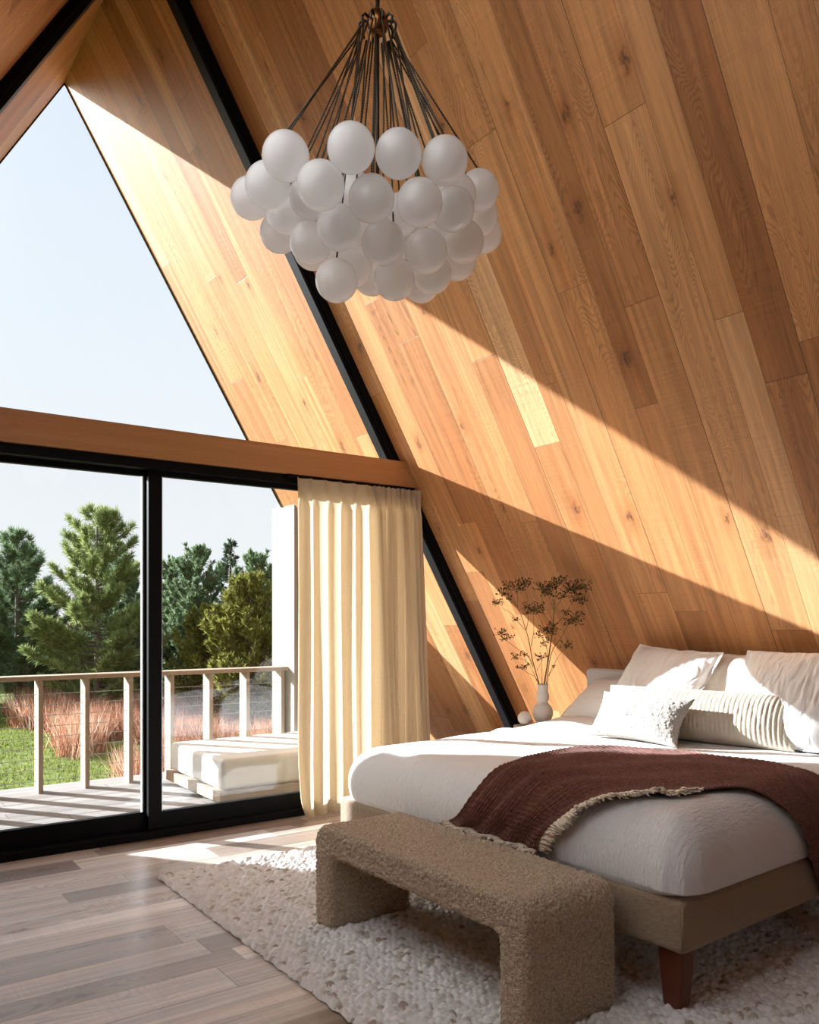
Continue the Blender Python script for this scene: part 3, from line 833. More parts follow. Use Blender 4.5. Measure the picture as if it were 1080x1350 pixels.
# ------------------------------------------------------------------ rug
def rug():
    x0, x1, y0, y1 = -0.212, 2.75, -4.15, -0.825
    res = 0.0052
    nu, nv = int((x1-x0)/res), int((y1-y0)/res)
    X = np.linspace(0, x1-x0, nu)[:, None]*np.ones((1, nv)); Yy = np.linspace(0, y1-y0, nv)[None, :]*np.ones((nu, 1))
    cx, cy = 0.030, 0.0215
    gx, gy = np.floor(X/cx), np.floor(Yy/cy)
    best = np.full(X.shape, -1.0); ida = np.zeros(X.shape)
    for di in (-1, 0, 1):
        for dj in (-1, 0, 1):
            ix, iy = gx+di, gy+dj
            jx = (ix+0.5+0.45*(hash2(ix, iy, 3)-0.5) + 0.5*(np.mod(iy, 2)))*cx
            jy = (iy+0.5+0.35*(hash2(ix, iy, 4)-0.5))*cy
            sz = 0.85+0.45*hash2(ix, iy, 5)
            dd = ((X-jx)/(cx*0.62*sz))**2 + ((Yy-jy)/(cy*0.66*sz))**2
            hh = np.sqrt(np.clip(1-dd, 0, 1))*sz*(0.75+0.5*hash2(ix, iy, 8))
            m = hh > best
            best = np.where(m, hh, best); ida = np.where(m, hash2(ix, iy, 6), ida)
    H = 0.001 + 0.0215*np.clip(best, 0, None)
    e = np.minimum(np.minimum(X, (x1-x0)-X), np.minimum(Yy, (y1-y0)-Yy))
    H = H*np.clip(e/0.012+0.25, 0, 1)
    wob = 0.004*np.sin(Yy*60)*(X < 0.03)
    V = np.stack([x0+X-wob, y0+Yy, H], 2).reshape(-1, 3)
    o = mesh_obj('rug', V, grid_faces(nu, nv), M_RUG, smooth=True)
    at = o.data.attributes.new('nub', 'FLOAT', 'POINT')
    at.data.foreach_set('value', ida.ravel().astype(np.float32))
    return tag(o, 'chunky cream wool rug under the bed and bench', 'rug')
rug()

# ------------------------------------------------------------------ bench
def bench():
    L, Wd, H, T = 1.345, 0.455, 0.455, 0.135
    def arc(cx, cy, r, a0, a1, n=10):
        return [(cx+r*math.cos(a0+(a1-a0)*i/n), cy+r*math.sin(a0+(a1-a0)*i/n)) for i in range(n+1)]
    R, r = 0.085, 0.03
    poly = [(0, 0)] + [(0, H-R)] + arc(R, H-R, R, PI, PI/2)[1:] + arc(L-R, H-R, R, PI/2, 0) + [(L, 0), (L-T, 0)]
    poly += arc(L-T-r, H-T-r, r, 0, PI/2) + arc(T+r, H-T-r, r, PI/2, PI) + [(T, 0)]
    o = prism('upholstered_bench', poly, 'x', 0.0, Wd, M_BENCH)
    bev(o, 0.035, 5, 50)
    m = o.modifiers.new('remesh', 'REMESH'); m.mode = 'VOXEL'; m.voxel_size = 0.0042; m.use_smooth_shade = True
    m = o.modifiers.new('relax', 'SMOOTH'); m.iterations = 3
    tx = D.textures.new('boucle_loops', 'VORONOI'); tx.noise_scale = 0.015; tx.noise_intensity = 1.4
    m = o.modifiers.new('loops', 'DISPLACE'); m.texture = tx; m.strength = -0.0085; m.mid_level = 0.4
    o.location = (0.140, -3.262, 0.012)
    o.rotation_euler = (0, 0, math.radians(0.6))
    sb = None
    return tag(o, 'taupe boucle waterfall bench at the foot of the bed', 'bench')
bench()

# ------------------------------------------------------------------ bed
OX, OY = 0.688, -3.457
BA = math.atan2(0.0396, 0.9992)
BW, ZBED, HD = 2.117, 0.42, 0.285
RFo, RN, RR, NE = 0.20, 0.15, 0.22, 2.6
bed = thing('bed', (OX, OY, 0.0), 'taupe linen upholstered bed with a grey headboard and red-brown wooden legs', 'bed', None, BA)
o = box('bed_frame', 0.0, 2.10, 0.0, BW, 0.232, 0.422, M_BEDLINEN, bed); bev(o, 0.028, 5)
tubes('corner_seam', [([(0.007, 0.007, 0.25), (0.0075, 0.0075, 0.40)], 0.003)], M_BEDLINEN, bed)
def leg(cx, cy):
    bm = bmesh.new()
    a, b = 0.050, 0.037
    lo = [bm.verts.new((cx+sx*b, cy+sy*b, 0.014)) for sx, sy in ((-1,-1),(1,-1),(1,1),(-1,1))]
    hi = [bm.verts.new((cx+sx*a, cy+sy*a, 0.235)) for sx, sy in ((-1,-1),(1,-1),(1,1),(-1,1))]
    bm.faces.new(lo[::-1]); bm.faces.new(hi)
    for i in range(4): bm.faces.new((lo[i], lo[(i+1)%4], hi[(i+1)%4], hi[i]))
    o = bm_obj('leg', bm, W_LEG, bed); bev(o, 0.018, 4)
for c in ((0.085, 0.085), (2.0, 0.085), (0.085, BW-0.085), (2.0, BW-0.085)): leg(*c)
def headboard():
    bm = bmesh.new()
    pts = [(2.085, 0.23), (2.19, 0.23), (2.125, 1.035), (2.04, 1.035)]
    A = [bm.verts.new((p[0], -0.02, p[1])) for p in pts]; B = [bm.verts.new((p[0], BW+0.02, p[1])) for p in pts]
    bm.faces.new(A); bm.faces.new(B[::-1])
    for i in range(4): bm.faces.new((A[i], A[(i+1)%4], B[(i+1)%4], B[i]))
    o = bm_obj('headboard', bm, M_HEADLINEN, bed); bev(o, 0.03, 5)
    tag(o, 'pale grey linen headboard')
headboard()

def duvet_z(l, w):
    da = np.maximum(0, 1-l/RFo)
    db = np.maximum(0, np.maximum(1-w/RN, 1-(BW-w)/RR))
    r = (da**NE+db**NE)**(1/NE)
    return ZBED + HD*(1-np.minimum(r, 1)**NE)**(1/NE), r
def duvet_relief(l, w):
    """soft billows and creases of the cover (metres)"""
    b = 0.020*fbm(l*2.1+3, w*2.1, 21, 2) + 0.010*fbm(l*5.5, w*4.0, 22, 2)
    crease = 0.014*np.exp(-((l-1.16-0.10*np.sin(w*2.2))/0.035)**2)*np.clip((w-0.9)*2, 0, 1)
    head = 0.055*np.exp(-((l-1.62)/0.33)**2-((w-1.86)/0.20)**2)
    return b + crease + head
def duvet():
    lend = 2.06
    cx, cy = 1.03, BW/2
    nth, nr = 560, 150
    th = np.linspace(0, 2*PI, nth, endpoint=False)
    dx, dy = np.cos(th), np.sin(th)
    # radius of the outline in every direction, by bisection
    lo = np.zeros(nth); hi = np.full(nth, 3.0)
    for _ in range(40):
        mid = (lo+hi)/2
        l = cx+dx*mid; w = cy+dy*mid
        inside = (l > 0) & (l < lend) & (w > 0) & (w < BW) & (duvet_z(np.clip(l, 0, None), np.clip(w, 0, BW))[1] < 0.9995)
        lo = np.where(inside, mid, lo); hi = np.where(inside, hi, mid)
    Rt = lo
    t = 1-(1-np.linspace(0.002, 1, nr))**2.6
    l = cx + dx[:, None]*Rt[:, None]*t[None, :]; w = cy + dy[:, None]*Rt[:, None]*t[None, :]
    z, r = duvet_z(l, w)
    lowf = np.clip((z-ZBED)/HD, 0, 1)
    z = z + duvet_relief(l, w)*np.clip(lowf*1.5-0.3, 0, 1)
    # fullness of the sides and a few vertical tucks
    out = 0.022*np.sin(PI*np.clip(lowf, 0, 1))*(r > 0.4) + 0.010*fbm(l*7+9, w*7, 31, 2)*(lowf < 0.75)
    corner = np.exp(-((l-0.03)**2+(w-0.03)**2)/0.02)
    out = out + 0.006*np.sin(np.arctan2(w-0.25, l-0.25)*26)*corner*(1-lowf)
    out = out + 0.045*np.exp(-((l-0.03)**2+(w-0.03)**2)/0.012)*(1-lowf)
    l2 = l + dx[:, None]*out; w2 = w + dy[:, None]*out
    # skirt tucked onto the bed base
    l3, w3 = l[:, -1:]-dx[:, None]*0.012, w[:, -1:]-dy[:, None]*0.012
    l2 = np.concatenate([l2, l3], 1); w2 = np.concatenate([w2, w3], 1)
    zs = np.full((nth, 1), ZBED-0.004); z = np.concatenate([z, zs], 1)
    V = np.stack([l2, w2, z], 2)
    n2 = nr+1
    V = V.reshape(-1, 3)
    idx = np.arange(nth)[:, None]*n2+np.arange(n2-1)[None, :]
    nx = ((np.arange(nth)+1) % nth)[:, None]*n2+np.arange(n2-1)[None, :]
    Fq = np.stack([idx, nx, nx+1, idx+1], 2).reshape(-1, 4).tolist()
    Fq.append([int(k*n2) for k in range(nth)][::-1])
    lf, wf = V[:, 0], V[:, 1]
    uv = np.stack([wf, lf*0.9 + V[:, 2]*1.0], 1)
    o = mesh_obj('duvet', V, Fq, M_DUVET, smooth=True, uv=uv)
    o.location = (OX, OY, 0); o.rotation_euler = (0, 0, BA)
    return tag(o, 'puffy white muslin duvet tucked over the bed', 'duvet')
duvet()

# throw: laid out in coordinates unrolled over the bed edges
def drape(a, b):
    """unrolled (along the bed, across the bed) -> point on the bed surface and outward normal (numpy)"""
    def prof(s, R):
        # s: arc length inwards from the lower end of the rounded edge (0 at the base line); negative hangs lower
        q = np.linspace(0, 1, 200)
        d = R*(1-np.cos(q*PI/2)**(2/NE)); zz = HD*np.sin(q*PI/2)**(2/NE)
        sl = np.concatenate([[0], np.cumsum(np.hypot(np.diff(d), np.diff(zz)))])
        S = sl[-1]
        dd = np.where(s < 0, 0.0, np.where(s < S, np.interp(s, sl, d), R + (s-S)))
        z2 = np.where(s < 0, s, np.where(s < S, np.interp(s, sl, zz), HD))
        return dd, z2
    l, za = prof(a, RFo)
    w, zb = prof(b, RN)
    z = ZBED + HD - ((HD-za)**2.0+(HD-zb)**2.0)**0.5
    l = l - 0.034*np.sin(PI*np.clip(za/HD, 0.06, 1))*(za < HD) - 0.004*(za < HD)
    w = w - 0.034*np.sin(PI*np.clip(zb/HD, 0.06, 1))*(zb < HD) - 0.004*(zb < HD) - 0.006*(zb < 0)
    return l, w, z
def inv_prof(R, d, z):
    q = np.linspace(0, 1, 400)
    dd = R*(1-np.cos(q*PI/2)**(2/NE)); zz = HD*np.sin(q*PI/2)**(2/NE)
    sl = np.concatenate([[0], np.cumsum(np.hypot(np.diff(dd), np.diff(zz)))])
    h = z-ZBED
    if d >= R: return sl[-1] + d-R
    if h <= 0: return h
    k = int(np.argmin((dd-d)**2+(zz-h)**2)); return float(sl[k])
def throw():
    r = thing('throw_blanket', (OX, OY, 0.0), 'plum-brown gauze throw with cream fringe draped across the foot of the bed', 'blanket', None, BA)
    up = [(0.0,1.20,0.470),(0.002,1.121,0.500),(0.015,1.06,0.564),(0.045,1.019,0.633),(0.161,1.019,0.703),(0.407,1.141,0.705),(0.736,1.196,0.705),(0.977,1.101,0.705),(1.139,0.763,0.705),(1.126,0.55,0.705),(1.134,0.365,0.705),(1.090,0.187,0.705),(1.10,0.061,0.674),(1.14,0.0,0.45),(1.18,0.0,0.22),(1.2,0.0,0.10)]
    lo = [(0.0,0.625,0.470),(0.003,0.61,0.51),(0.015,0.557,0.564),(0.043,0.466,0.63),(0.123,0.330,0.695),(0.230,0.25,0.705),(0.365,0.160,0.705),(0.459,0.122,0.702),(0.548,0.085,0.691),(0.615,0.045,0.654),(0.681,0.019,0.596),(0.767,0.003,0.497),(0.86,0.0,0.36),(0.948,0.0,0.235),(1.02,0.0,0.10)]
    def unroll(P):
        return np.array([(inv_prof(RFo, l, z), inv_prof(RN, w, z)) if not (w < 0.01 and l > RFo) else (inv_prof(RFo, l, 0.705), inv_prof(RN, w, z)) for l, w, z in P])
    def fix(P):
        out = []
        for l, w, z in P:
            a = inv_prof(RFo, l, z if l < RFo and w > RN else 0.705)
            if l < RFo and w <= RN: a = inv_prof(RFo, l, ZBED+HD*(1-(1-l/RFo)**NE)**(1/NE))
            b = inv_prof(RN, w, z if w < RN and l > RFo else ZBED+HD*(1-(1-max(w, 0)/RN)**NE)**(1/NE) if w < RN else 0.705)
            out.append((a, b))
        return np.array(out)
    U, Lw = fix(up), fix(lo)
    def resample(P, n):
        d = np.concatenate([[0], np.cumsum(np.linalg.norm(np.diff(P, axis=0), axis=1))])
        t = np.linspace(0, d[-1], n)
        Q = np.stack([np.interp(t, d, P[:, k]) for k in range(2)], 1)
        for _ in range(int(n*0.10)):
            Q[1:-1] = 0.25*Q[:-2]+0.5*Q[1:-1]+0.25*Q[2:]
        return Q, d[-1]
    nu, nv = 420, 230
    Uq, lu = resample(U, nu); Lq, ll = resample(Lw, nu)
    v = np.linspace(0, 1, nv)[None, :, None]
    P = Lq[:, None, :]*(1-v) + Uq[:, None, :]*v
    a, b = P[:, :, 0], P[:, :, 1]
    uu = np.linspace(0, 2.4, nu)[:, None]*np.ones((1, nv)); vv = np.linspace(0, 0.75, nv)[None, :]*np.ones((nu, 1))
    def surf(a, b):
        l, w, z = drape(a, b)
        return np.stack([l, w, z + duvet_relief(l, w)*np.clip((z-ZBED)/HD*1.5-0.3, 0, 1)], -1)
    S = surf(a, b)
    # outward normals of the bed surface
    ga = surf(a+0.004, b)-S; gb = surf(a, b+0.004)-S
    Nn = np.cross(ga, gb); ln = np.linalg.norm(Nn, axis=2, keepdims=True)
    Nn = Nn/np.maximum(ln, 1e-9)
    Nn = np.where(ln < 1e-7, np.array([-0.6, -0.6, 0.5]), Nn)
    # folds: long ridges running with the throw, gauze ripples across it
    f = 0.016 + 0.014*np.sin(vv*2*PI/0.20 + 1.6*np.sin(uu*2.0) + 0.6)*(0.35+0.65*np.exp(-((uu-0.25)/0.35)**2) + 0.5*np.clip(uu-1.3, 0, 0.8))
    f = f + 0.016*fbm(uu*3.2, vv*9.0, 51, 2)
    edge = np.minimum(vv, 0.75-vv)
    f = f + 0.010*np.exp(-((vv-0.13)/0.05)**2)*np.clip(uu-0.7, 0, 1)    # hem fold along the lower edge
    rip = 0.0034*np.sin(vv*2*PI/0.019 + 7*fbm(uu*5, vv*7, 52, 2)) + 0.0022*np.sin(uu*2*PI/0.026+6*fbm(uu*5, vv*8, 53, 2))
    f = np.clip(f, 0.006, None) + rip
    V = S + Nn*f[:, :, None]
    uv = np.stack([uu, vv], 2).reshape(-1, 2)
    o = mesh_obj('throw_cloth', V.reshape(-1, 3), grid_faces(nu, nv), M_THROW, r, smooth=True, uv=uv)
    m = o.modifiers.new('solid', 'SOLIDIFY'); m.thickness = 0.005; m.offset = -0.5
    # fringe: along the foot end and along the lower edge of the top
    rd = random.Random(5)
    lines = []
    def strand(p, d, L):
        p = Vector(p); d = Vector(d).normalized()
        q = [p]
        for k in range(1, 4):
            d2 = (d + Vector((rd.uniform(-.45,.45), rd.uniform(-.45,.45), rd.uniform(-.35,.25)))).normalized()
            q.append(q[-1] + d2*L/3)
        lines.append(([x[:] for x in q], [0.0040, 0.0042, 0.0036, 0.002]))
    for j in range(2, nv-1, 1):
        p = V[0, j]
        strand(p, (-0.9, rd.uniform(-.5,.5), 0.05), rd.uniform(0.025, 0.05))
    end = int(nu*0.40)
    for i in range(0, end):
        for rep in range(2):
            p = V[i, 0] + (V[min(i+1, nu-1), 0]-V[i, 0])*rd.random()
            dirn = V[i, 0]-V[i, 5]
            dirn = dirn/np.linalg.norm(dirn)
            strand(p + np.array([0, 0, 0.002]), dirn + Nn[i, 0]*0.12, rd.uniform(0.040, 0.066))
    fr = tubes('fringe', lines, M_FRINGE, r, 5)
    tag(fr, 'cream knotted fringe', None, None, 'stuff')
throw()

# ------------------------------------------------------------------ pillows
def pillow(name, w, h, t, base, yaw, tilt, mat, label, flange=0.0, pinch=0.06, seed=0, roll=0.0, ribs=0, sag=0.0, group=None, noise=0.012, crinkle=0.0, nubs=0.0):
    """yaw: direction the front faces; tilt: lean back from upright (degrees)"""
    n = 150 if not ribs else 260
    nv_ = 130 if not ribs else 80
    if nubs: n, nv_ = 230, 120
    u = np.linspace(-1, 1, n)[:, None]*np.ones((1, nv_)); v = np.linspace(-1, 1, nv_)[None, :]*np.ones((n, 1))
    c = 1-flange
    uf = np.clip(np.abs(u)/c, 0, 1); vf = np.clip(np.abs(v)/c, 0, 1)
    prof = ((1-uf**2.6)*(1-vf**2.6))**0.55
    x = w/2*u*(1-pinch*(1-v*v)*u*u); y = h/2*v*(1-pinch*1.2*(1-u*u)*v*v)
    V, Fc, UV = [], [], []
    for sd, sgn in ((seed, 1), (seed+50, -1)):
        z = sgn*(t/2*prof + 0.002)
        z = z + (noise*fbm(x*7+seed, y*7, sd, 3)*2 + noise*0.9*fbm(x*2.6, y*2.6, sd+7, 2)*2)*np.minimum(prof*2, 1)
        if flange: z = z + 0.018*fbm(x*9+3, y*9, seed+9, 2)*2*(1-np.minimum(prof*4, 1)) - 0.02*(np.clip(np.abs(u)-c, 0, 1)/max(flange, .01))*u*u*0
        if crinkle:
            q1 = np.abs(fbm(x*38 + 0.5*fbm(x*9, y*9, 71, 2)*8, y*8.0, seed+61, 2))
            z = z - sgn*crinkle*(1-np.clip(q1*4, 0, 1))*np.minimum(prof*3+0.3, 1)
        if nubs:
            z = z + sgn*nubs*(vnoise(x/0.0065, y/0.0065, seed+81) + vnoise(x/0.004, y/0.004, seed+82)*0.5 - 0.7)*np.minimum(prof*4, 1)
        if ribs:
            rb = np.abs(np.sin(u*PI*ribs/2 + 0.25*np.sin(v*3)))**0.6
            z = z + sgn*0.0055*(rb-0.6)*np.minimum(prof*3, 1)
        if sag: y2 = y + sag*(u*u-0.4)*(v+1)*0.5
        else: y2 = y
        off = len(V)
        V += np.stack([x, y2, z], 2).reshape(-1, 3).tolist()
        g = grid_faces(n, nv_, off)
        Fc += (g if sgn < 0 else g[:, ::-1]).tolist()
        UV += np.stack([x, y], 2).reshape(-1, 2).tolist()
    me_o = mesh_obj(name, V, [f[::-1] for f in Fc], mat, smooth=True, uv=UV)
    bm = bmesh.new(); bm.from_mesh(me_o.data)
    bmesh.ops.remove_doubles(bm, verts=bm.verts[:], dist=0.0041)
    bmesh.ops.recalc_face_normals(bm, faces=bm.faces[:])
    bm.to_mesh(me_o.data); bm.free(); me_o.data.shade_smooth()
    nh = Vector((math.cos(math.radians(yaw)), math.sin(math.radians(yaw)), 0))
    up = (Vector((0,0,1))*math.cos(math.radians(tilt)) - nh*math.sin(math.radians(tilt))).normalized()
    rt = up.cross(nh).normalized()
    nn = rt.cross(up).normalized()
    M = Matrix((rt, up, nn)).transposed()
    if roll:
        M = M @ Matrix.Rotation(math.radians(roll), 3, 'Z')
    ctr = Vector(base) + up*(h/2)
    me_o.matrix_world = Matrix.Translation(ctr) @ M.to_4x4()
    return tag(me_o, label, 'pillow', group)
T = 0.708
pillow('pillow', 0.66, 0.42, 0.19, (2.33, -1.62, T+0.02), 178, 56, M_WHITE, 'plain white pillow at the far corner of the bed in front of the grey headboard', 0.05, 0.05, 1)
pillow('pillow', 0.66, 0.48, 0.17, (2.50, -2.42, T+0.03), 180, 24, M_SHEET, 'cream cotton pillow seen between the two big white crinkled pillows', 0.06, 0.04, 2)
pillow('pillow', 0.66, 0.46, 0.16, (2.50, -3.15, T+0.03), 180, 24, M_SHEET, 'cream pillow behind the nearer big white crinkled pillow', 0.06, 0.04, 12)
pillow('pillow', 0.66, 0.62, 0.19, (2.24, -1.99, T+0.00), 177, 38, M_SHAM, 'big white crinkled pillow with a loose flanged corner, farther of the pair', 0.07, 0.03, 3, roll=-4, crinkle=0.006)
pillow('pillow', 0.70, 0.62, 0.20, (2.27, -2.87, T+0.00), 183, 36, M_SHAM, 'big white crinkled pillow at the right edge of the photo, nearer of the pair', 0.05, 0.05, 4, roll=2, crinkle=0.006)
pillow('lumbar_pillow', 1.12, 0.30, 0.25, (2.175, -2.41, T+0.005), 190, 28, M_RIB, 'long cream ribbed lumbar pillow across the front of the white pillows', 0.0, 0.05, 5, ribs=46, noise=0.006)
pillow('lumbar_pillow', 0.61, 0.29, 0.16, (1.915, -2.225, T+0.0), 181, 32, M_BOUCLE, 'small cream boucle pillow, frontmost on the bed', 0.0, 0.13, 6, noise=0.006, nubs=0.007)

# ------------------------------------------------------------------ nightstand, vase, ball, dried branches
ns = thing('nightstand', (2.42, -1.06, 0.0), 'low pale wooden nightstand beyond the bed carrying the vase and ball', 'nightstand')
o = uvbox('top', -0.20, 0.205, -0.19, 0.085, 0.618, 0.648, W_CEDAR, ns, 'y'); bev(o, 0.004)
o = uvbox('drawer_box', -0.18, 0.19, -0.175, 0.07, 0.44, 0.618, W_CEDAR, ns, 'y'); bev(o, 0.003)
for sx in (-0.16, 0.13):
    for sy in (-0.16, 0.035):
        o = uvbox('leg', sx, sx+0.03, sy, sy+0.03, 0.0, 0.44, W_CEDAR, ns, 'z')
VX, VY, VZ = 2.413, -1.064, 0.648
def vase():
    p = [(0.0, 0.001), (0.030, 0.001), (0.045, 0.006)]
    for k in range(1, 18):
        a = -1.05 + (1.05+0.98)*k/18
        p.append((0.071*math.cos(a), 0.077 + 0.077*math.sin(a)))
    for k in range(2, 14):
        a = -0.95 + (0.95+0.72)*k/14
        p.append((0.044*math.cos(a), 0.188 + 0.057*math.sin(a)))
    p += [(0.037, 0.243), (0.038, 0.272), (0.036, 0.276), (0.032, 0.274), (0.031, 0.24), (0.033, 0.19), (0.0, 0.18)]
    o = lathe('vase', p, M_CERAMIC, None, 48)
    o.location = (VX, VY, VZ)
    tag(o, 'matte cream gourd-shaped vase on the nightstand, holding dried branches', 'vase')
vase()
def uvsphere(r, nseg=32, nring=20):
    bm = bmesh.new(); bmesh.ops.create_uvsphere(bm, u_segments=nseg, v_segments=nring, radius=r); return bm
bm = uvsphere(0.048)
for v in bm.verts:
    if v.co.z < -0.046: v.co.z = -0.046
o = bm_obj('ceramic_ball', bm, M_CERAMIC, None, True); o.location = (2.275, -1.03, 0.694)
tag(o, 'small cream ceramic ball left of the vase', 'ornament')

# dried branches: drawn in a plane facing the room, with depth scatter
PXM = 0.1556*0.00526
def bp(x, y, dep=0.0):
    """sketch units -> world point above the vase mouth"""
    dx = (x-490)*PXM; dz = (950-y)*PXM
    dep = dep*0.6 - 0.42*max(0.0, dz) - 0.26*max(0.0, dx)
    return Vector((VX + dx*RX + dep*RF, VY - dx*RF + dep*RX, VZ+0.272+dz))
ICO = None
def seed_cluster(rd, c, rad, n, axis=(0,0,1)):
    """an umbel: short stalks ending in seed grains; returns (lines, seeds)"""
    ls, ss = [], []
    for k in range(int(n*1.1)):
        a = rd.uniform(0, 2*PI); rr = rad*1.5*math.sqrt(rd.random())
        e = c + Vector((math.cos(a)*rr, math.sin(a)*rr, rd.uniform(-0.7, 1.0)*rad))
        m = c.lerp(e, 0.5) + Vector((0, 0, -0.1*rad))
        ls.append(([(c - Vector((0,0,0.25*rad)))[:], m[:], e[:]], 0.0011))
        ss.append((e, rd.uniform(0.0034, 0.0056)))
    return ls, ss
def branch(label, seed, stems, clusters, thick=0.0035):
    r = thing('dried_branch', (VX, VY, VZ+0.05), label, 'dried flower', 'dried branches in the vase')
    rd = random.Random(seed)
    org = Vector((VX, VY, VZ+0.05))
    lines, heads_l, seeds = [], [], []
    for i, (pts, dep0, dep1, th) in enumerate(stems):
        P = []
        n = len(pts)
        for k, (x, y) in enumerate(pts):
            P.append(bp(x, y, dep0 + (dep1-dep0)*k/max(1, n-1)) - org)
        # smooth polyline
        Q = []
        for k in range(n-1):
            p0, p1, p2, p3 = P[max(k-1,0)], P[k], P[k+1], P[min(k+2,n-1)]
            for q in range(6):
                t = q/6
                Q.append(0.5*((2*p1)+(p2-p0)*t+(2*p0-5*p1+4*p2-p3)*t*t+(3*p1-p0-3*p2+p3)*t**3))
        Q.append(P[-1])
        m = len(Q)
        lines.append(([q[:] for q in Q], [th*(1-0.65*k/m) for k in range(m)]))
    for (x, y, dep, rad, n) in clusters:
        a, b = seed_cluster(rd, bp(x, y, dep)-org, rad, n)
        heads_l += a; seeds += b
    tubes('stem', lines+heads_l, M_STEM, r, 6)
    bm = bmesh.new()
    for e, s in seeds:
        ret = bmesh.ops.create_icosphere(bm, subdivisions=1, radius=s, matrix=Matrix.Translation(e))
    o = bm_obj('seed_heads', bm, M_SEED, r, True)
    tag(o, 'dark brown seed heads', None, None, 'stuff')
branch('dried branch leaning left, tallest on the left of the vase', 1,
    [([(480,1130),(460,950),(430,860),(390,740),(350,580),(320,490),(270,360),(240,300),(232,150)], 0, -0.04, 0.0042),
     ([(320,490),(250,420),(190,350),(130,315),(70,270)], -0.02, -0.06, 0.002), ([(240,300),(180,235),(110,190)], -.03, -.05, 0.002),
     ([(240,300),(200,220),(165,130)], -.03, 0.0, 0.0018), ([(320,490),(335,380),(318,240),(285,110)], -.02, 0.03, 0.0022),
     ([(370,620),(385,500),(380,420),(375,330)], -.02, .02, 0.0022), ([(200,360),(225,400),(235,410)], -.04,-.02,.0015)],
    [(70,265,-.06,.030,26),(110,185,-.05,.034,30),(165,125,0,.030,26),(230,150,-.04,.034,30),(285,105,.03,.040,44),(375,315,.02,.050,56),(235,405,-.02,.018,10),(320,300,0,.018,10),(175,225,-.03,.020,12)])
branch('dried side branch reaching low to the left of the vase', 2,
    [([(478,1120),(455,945),(420,880),(360,850),(300,810)], 0.01, 0.05, 0.0028), ([(440,920),(400,830),(340,750),(250,710)], 0.01, 0.04, 0.0026),
     ([(400,800),(360,710),(300,670),(210,605),(150,560),(115,510)], 0.02, 0.05, 0.0028), ([(340,760),(325,710),(320,690)], .03,.04,.0016)],
    [(300,805,.05,.024,16),(345,800,.04,.018,8),(250,712,.04,.026,20),(322,690,.04,.024,14),(120,510,.05,.032,26),(150,560,.05,.022,14),(195,545,.05,.022,12),(370,770,.03,.014,6)])
branch('thick upright dried branch in the middle of the vase', 3,
    [([(495,1130),(505,950),(525,700),(540,450),(541,300),(520,230)], 0.01, 0.02, 0.0062), ([(541,320),(500,240),(460,160)], .02,-.02,.0024),
     ([(541,320),(590,240),(600,180)], .02,.05,.0024), ([(541,300),(545,180),(555,100)], .02,.02,.0024), ([(541,460),(600,400),(660,300),(710,220),(760,140)], .02,.06,.0028), ([(541,460),(490,400),(440,290),(425,160)], .02,-.04,.0022),
     ([(700,240),(740,270),(770,260)], .05,.06,.0016), ([(660,300),(650,330),(640,350)], .04,.05,.0015)],
    [(430,150,-.04,.044,44),(490,180,-.02,.044,46),(555,95,.02,.044,44),(605,205,.05,.030,26),(650,140,.04,.044,44),(750,130,.06,.044,44),(730,225,.06,.042,40),(770,262,.06,.022,12),(640,345,.05,.024,16),(540,455,.02,.036,26),(505,130,0,.036,26),(690,170,.05,.03,24)])
branch('dried branch curving out to the right of the vase', 4,
    [([(505,1120),(520,930),(540,680),(600,560),(640,470),(700,385)], 0.0, -0.04, 0.0036), ([(530,880),(560,790),(600,700),(650,620)], 0, -.05, .0024), ([(535,860),(565,820),(578,795)], 0, .03, .0016)],
    [(700,385,-.04,.042,40),(665,425,-.04,.030,20),(650,612,-.05,.030,20),(578,795,.03,.012,6),(730,430,-.05,.02,8)])
branch('short dried sprigs low in the middle of the vase', 5,
    [([(492,1110),(500,930),(510,760),(492,620),(430,530)], -0.02, -0.06, 0.003), ([(495,640),(498,580),(515,500)], -.04,-.03,.002), ([(475,1100),(480,930),(470,800),(460,720)], -.01,-.05,.0026), ([(430,830),(450,780),(462,740)], -.02,-.05,.002), ([(520,1110),(530,950),(545,860)], 0,.02,.0024), ([(470,520),(455,470),(445,410)], -.05,-.05,.0016)],
    [(425,525,-.06,.026,16),(515,495,-.03,.030,22),(460,715,-.05,.032,22),(465,610,-.05,.020,8),(465,475,-.05,.028,18),(495,575,-.04,.024,12)])

# ------------------------------------------------------------------ chandelier
HUB = Vector((0.0, -2.627, 3.583))
ch = thing('chandelier', HUB[:], 'cluster chandelier of frosted white glass globes hung on dark chains', 'chandelier')
tubes('rod', [([(0,0,0.05), (0,0,ZR-HUB.z-0.13)], 0.008)], M_ROD, ch, 12)
tubes('centre_rod', [([(0,0,-0.03), (0.0,0,-0.62)], 0.007)], M_ROD, ch, 10)
lathe('canopy', [(0.0, 0), (0.06, 0), (0.06, 0.03), (0.0, 0.03)], M_ROD, ch, 32, (0, 0, ZR-HUB.z-0.155))
prof = []
for k in range(17):
    a = -PI/2 + PI*k/16
    prof.append((0.040*math.cos(a)+0.0005, 0.050*math.sin(a)))
o = lathe('hub', prof, M_BRONZE, ch, 32)
arms = []
for k in range(10):
    a = 2*PI*k/10
    d = Vector((math.cos(a), math.sin(a), 0))
    arms.append(([(d*0.03)[:], (d*0.055+Vector((0,0,0.012)))[:], (d*0.068+Vector((0,0,-0.004)))[:], (d*0.066+Vector((0,0,-0.03)))[:]], 0.005))
tubes('hub_arms', arms, M_ROD, ch, 6)
